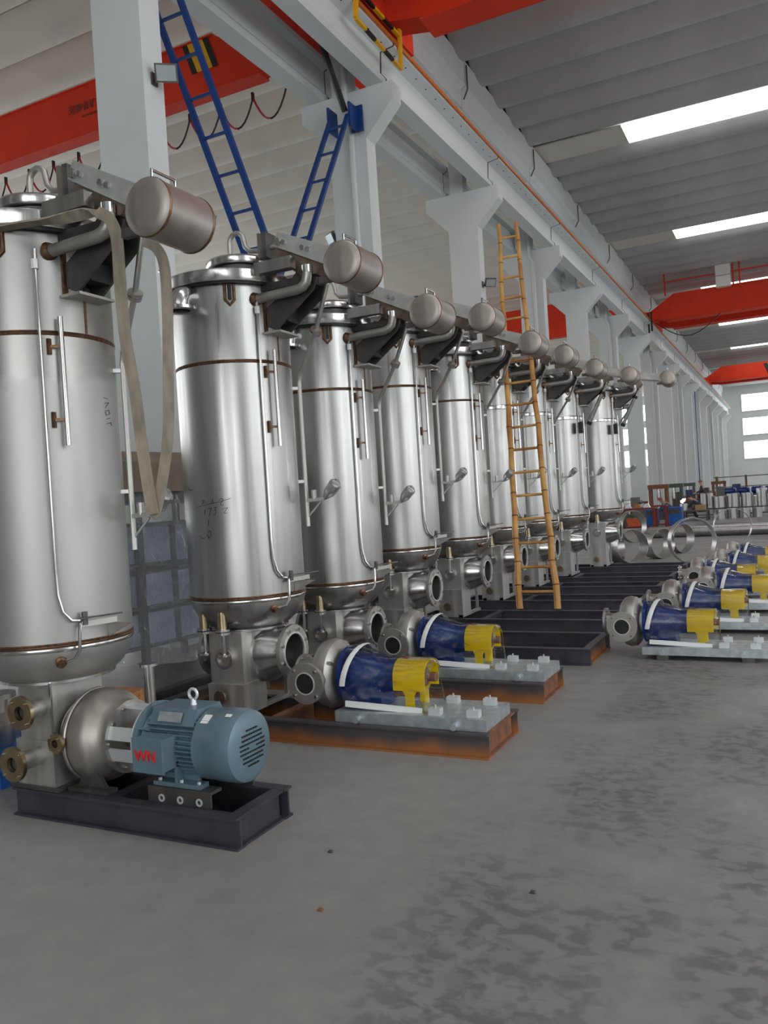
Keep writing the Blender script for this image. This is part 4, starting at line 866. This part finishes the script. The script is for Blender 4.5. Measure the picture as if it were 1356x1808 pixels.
tag(O('welding_arc', MB().lathe([(.0, -.14), (.05, -.05), (.075, .0), (.04, .06), (.0, .12)], 10, (0, 0, 0), (.8, 0, .55)).lathe([(.0, -.09), (.05, .0), (.0, .08)], 8, (-.08, 0, -.06), (-.5, 0, .6)), ARC, loc=(g.x-.25, g.y-.05, .90)), 'violet white welding flash at the low bench', 'flash')
# parked steel parts and dark machines filling the far aisle
for i, (x, d, w_, h, m) in enumerate(((1108, 34, .5, .9, DK), (1131, 40, .9, 1.1, BRIK), (1205, 44, 1.0, 1.2, DK), (1226, 48, .9, 1.25, CLB), (1255, 50, .8, 1.3, DK), (1284, 52, 1.2, 1.3, BRIK), (1312, 53, 1.2, 1.4, CLB))):
    g = ground(x, d); t = tag(E('machine_tool', g), ['small dark machine tool beside the farthest tank', 'grey machine tool behind the dark red table', 'dark machine tool behind the crouching welder', 'navy machine tool behind the standing worker', 'dark machine tool behind the second upper drum', 'grey machine tool behind the middle upper drums', 'navy machine tool at the right behind the drums'][i], 'machine')
    O('machine_bed', MB().box(-w_/2, w_/2, -.35, .35, 0, h*.55), m, t, smooth=False); O('headstock', MB().box(-w_/2, -w_*.1, -.3, .3, h*.55, h), m, t, smooth=False); O('spindle', MB().lathe([(.09, 0), (.09, .14), (.05, .14), (.05, .25)], 16, (-w_*.1, 0, h*.78), (1, 0, 0)), SP, t); O('tool_post', MB().box(w_*.15, w_*.35, -.12, .12, h*.55, h*.8), RUST, t, smooth=False)
for i in range(6):
    g = ground(1300+i*11, 41); tag(O('steel_drum', MB().lathe([(.13, 0), (.13, .75), (.115, .78), (.0, .80)], 24), ST, loc=(g.x, g.y, 0)), 'slim closed steel drum, %s from the left in the back row' % ['first', 'second', 'third', 'fourth', 'fifth', 'sixth'][i], 'drum', 'slim drums in the back row')
# shelving and motors at the far right
g = ground(1345, 60); t = tag(E('storage_rack', g), 'long storage rack against the far end with dark blue motors on it', 'rack')
for x in (-3, -1, 1, 3): O('post', MB().box(x-.06, x+.06, -.4, -.3, 0, 2.0).box(x-.06, x+.06, .3, .4, 0, 2.0), RUST, t, smooth=False)
for z in (.6, 1.2, 1.95): O('shelf', MB().box(-3.2, 3.2, -.45, .45, z-.06, z), DK, t, smooth=False)
g2 = ground(1338, 46); tb = table(g2, 3.6, 1.0, .8, DK, 'dark table behind the steel drums carrying blue motors')
for i in range(5):
    t = tag(E('blue_motor', (g2.x-1.45+i*.7, g2.y, .8)), 'dark blue motor, %s from the left on the table behind the drums' % ['first', 'second', 'third', 'fourth', 'fifth'][i], 'motor', 'blue motors behind the drums')
    O('motor_body', MB().lathe([(.12, -.25), (.19, -.22), (.19, .15), (.2, .16), (.2, .3), (.1, .32)], 22, (0, 0, .24), (.9, -.4, 0)), BLU, t); O('foot', MB().box(-.2, .2, -.15, .15, 0, .06), BLU, t, smooth=False)

# ================================================================== workers
def skin_obj(name, joints, edges, m, parent):
    me = bpy.data.meshes.new(name); ks = list(joints); me.from_pydata([joints[k][0] for k in ks], [(ks.index(a), ks.index(b)) for a, b in edges], []); me.materials.append(m)
    o = bpy.data.objects.new(name, me); C.objects.link(o); o.parent = parent
    md = o.modifiers.new('skin', 'SKIN'); md.use_smooth_shade = True
    for i, k in enumerate(ks):
        v = me.skin_vertices[0].data[i]; v.radius = (joints[k][1], joints[k][1]*(.75 if k in ('chest', 'belly', 'hip') else 1)); v.use_root = (i == 0)
    s = o.modifiers.new('sub', 'SUBSURF'); s.levels = s.render_levels = 1; return o
def person(loc_, rz, pose, label, cloth, hat):
    t = tag(E('person', loc_, R(rz)), label, 'person')
    if pose == 'stand':
        J = dict(hip=((0, 0, .95), .15), belly=((0, 0, 1.1), .14), chest=((.0, 0, 1.34), .17), neck=((.02, 0, 1.5), .06), head=((.05, 0, 1.6), .09), crown=((.05, 0, 1.7), .07))
        for s, n in ((1, 'l'), (-1, 'r')): J.update({n+'sh': ((.0, s*.19, 1.42), .065), n+'el': ((.08, s*.25, 1.15), .05), n+'wr': ((.30, s*.16, 1.08), .036), n+'ha': ((.40, s*.12, 1.08), .04), n+'th': ((.0, s*.1, .88), .1), n+'kn': ((.03, s*.12, .5), .065), n+'an': ((-.02, s*.13, .08), .045), n+'to': ((.14, s*.14, .04), .04)})
    else:
        J = dict(hip=((-.25, 0, .48), .15), belly=((-.16, 0, .60), .15), chest=((.06, 0, .80), .17), neck=((.17, 0, .92), .06), head=((.26, 0, .97), .09), crown=((.32, 0, 1.05), .07))
        for s, n in ((1, 'l'), (-1, 'r')): J.update({n+'sh': ((.09, s*.19, .84), .065), n+'el': ((.28, s*.22, .62), .05), n+'wr': ((.46, s*.12, .60), .036), n+'ha': ((.55, s*.08, .60), .04), n+'th': ((-.22, s*.1, .46), .1), n+'kn': ((.16, s*.16, .48), .07), n+'an': ((-.02, s*.15, .08), .045), n+'to': ((.14, s*.16, .04), .04)})
    Ed = [('hip', 'belly'), ('belly', 'chest'), ('chest', 'neck'), ('neck', 'head'), ('head', 'crown')]
    arm, leg = [], []
    for n in 'lr': arm += [('chest', n+'sh'), (n+'sh', n+'el'), (n+'el', n+'wr')]; leg += [('hip', n+'th'), (n+'th', n+'kn'), (n+'kn', n+'an')]
    feet = [(n+'an', n+'to') for n in 'lr']+[(n+'wr', n+'ha') for n in 'lr']
    body = skin_obj('body', {k: (p, r*.85 if k not in ('head', 'crown') else r) for k, (p, r) in J.items()}, Ed+arm+leg+feet, SKIN, t)
    for nm, es in (('jacket', Ed[:2]+arm), ('trousers', leg)):
        ks = [k for k in J if any(k in e for e in es)]; skin_obj(nm, {k: (J[k][0], J[k][1]*1.12) for k in ks}, es, cloth, t)
    h = Vector(J['crown'][0]); O('helmet' if hat is HLM else 'hair', MB().lathe([(.115, -.03), (.11, .03), (.08, .08), (.0, .10)], 16, h-Vector((.01, 0, .03))), hat, t)
    return t
person(ground(1239, 45), 190, 'stand', 'standing worker in dark jacket and red helmet behind the steel drums', CLD, HLM)
person(ground(1228, 36.2), 180, 'crouch', 'crouching worker in dark clothes welding beside the flash', CLD, BLK)
person(ground(1178, 33.6), 200, 'crouch', 'crouching worker bent over the narrow red stand', CLB, HLM)
person(ground(1264, 40), 200, 'crouch', 'dark haired worker crouching behind the low table of drums', CLB, BLK)
# small debris on the near floor
for i, (x, y, c) in enumerate(((565, 1608, 0), (583, 1505, 1), (940, 1577, 1))):
    p = atZ(x, y, 0); tag(O('debris', MB().prism([(-.012, 0), (.014, 0), (.01, .008), (-.006, .010)], -.008, .008, 'xz'), RUST if c == 0 else DK, loc=(p.x, p.y, 0), smooth=False), ('reddish crumb of debris on the near floor', 'dark crumb of debris left of the floor tracks', 'dark scrap lying on the tyre tracks')[i], 'debris')
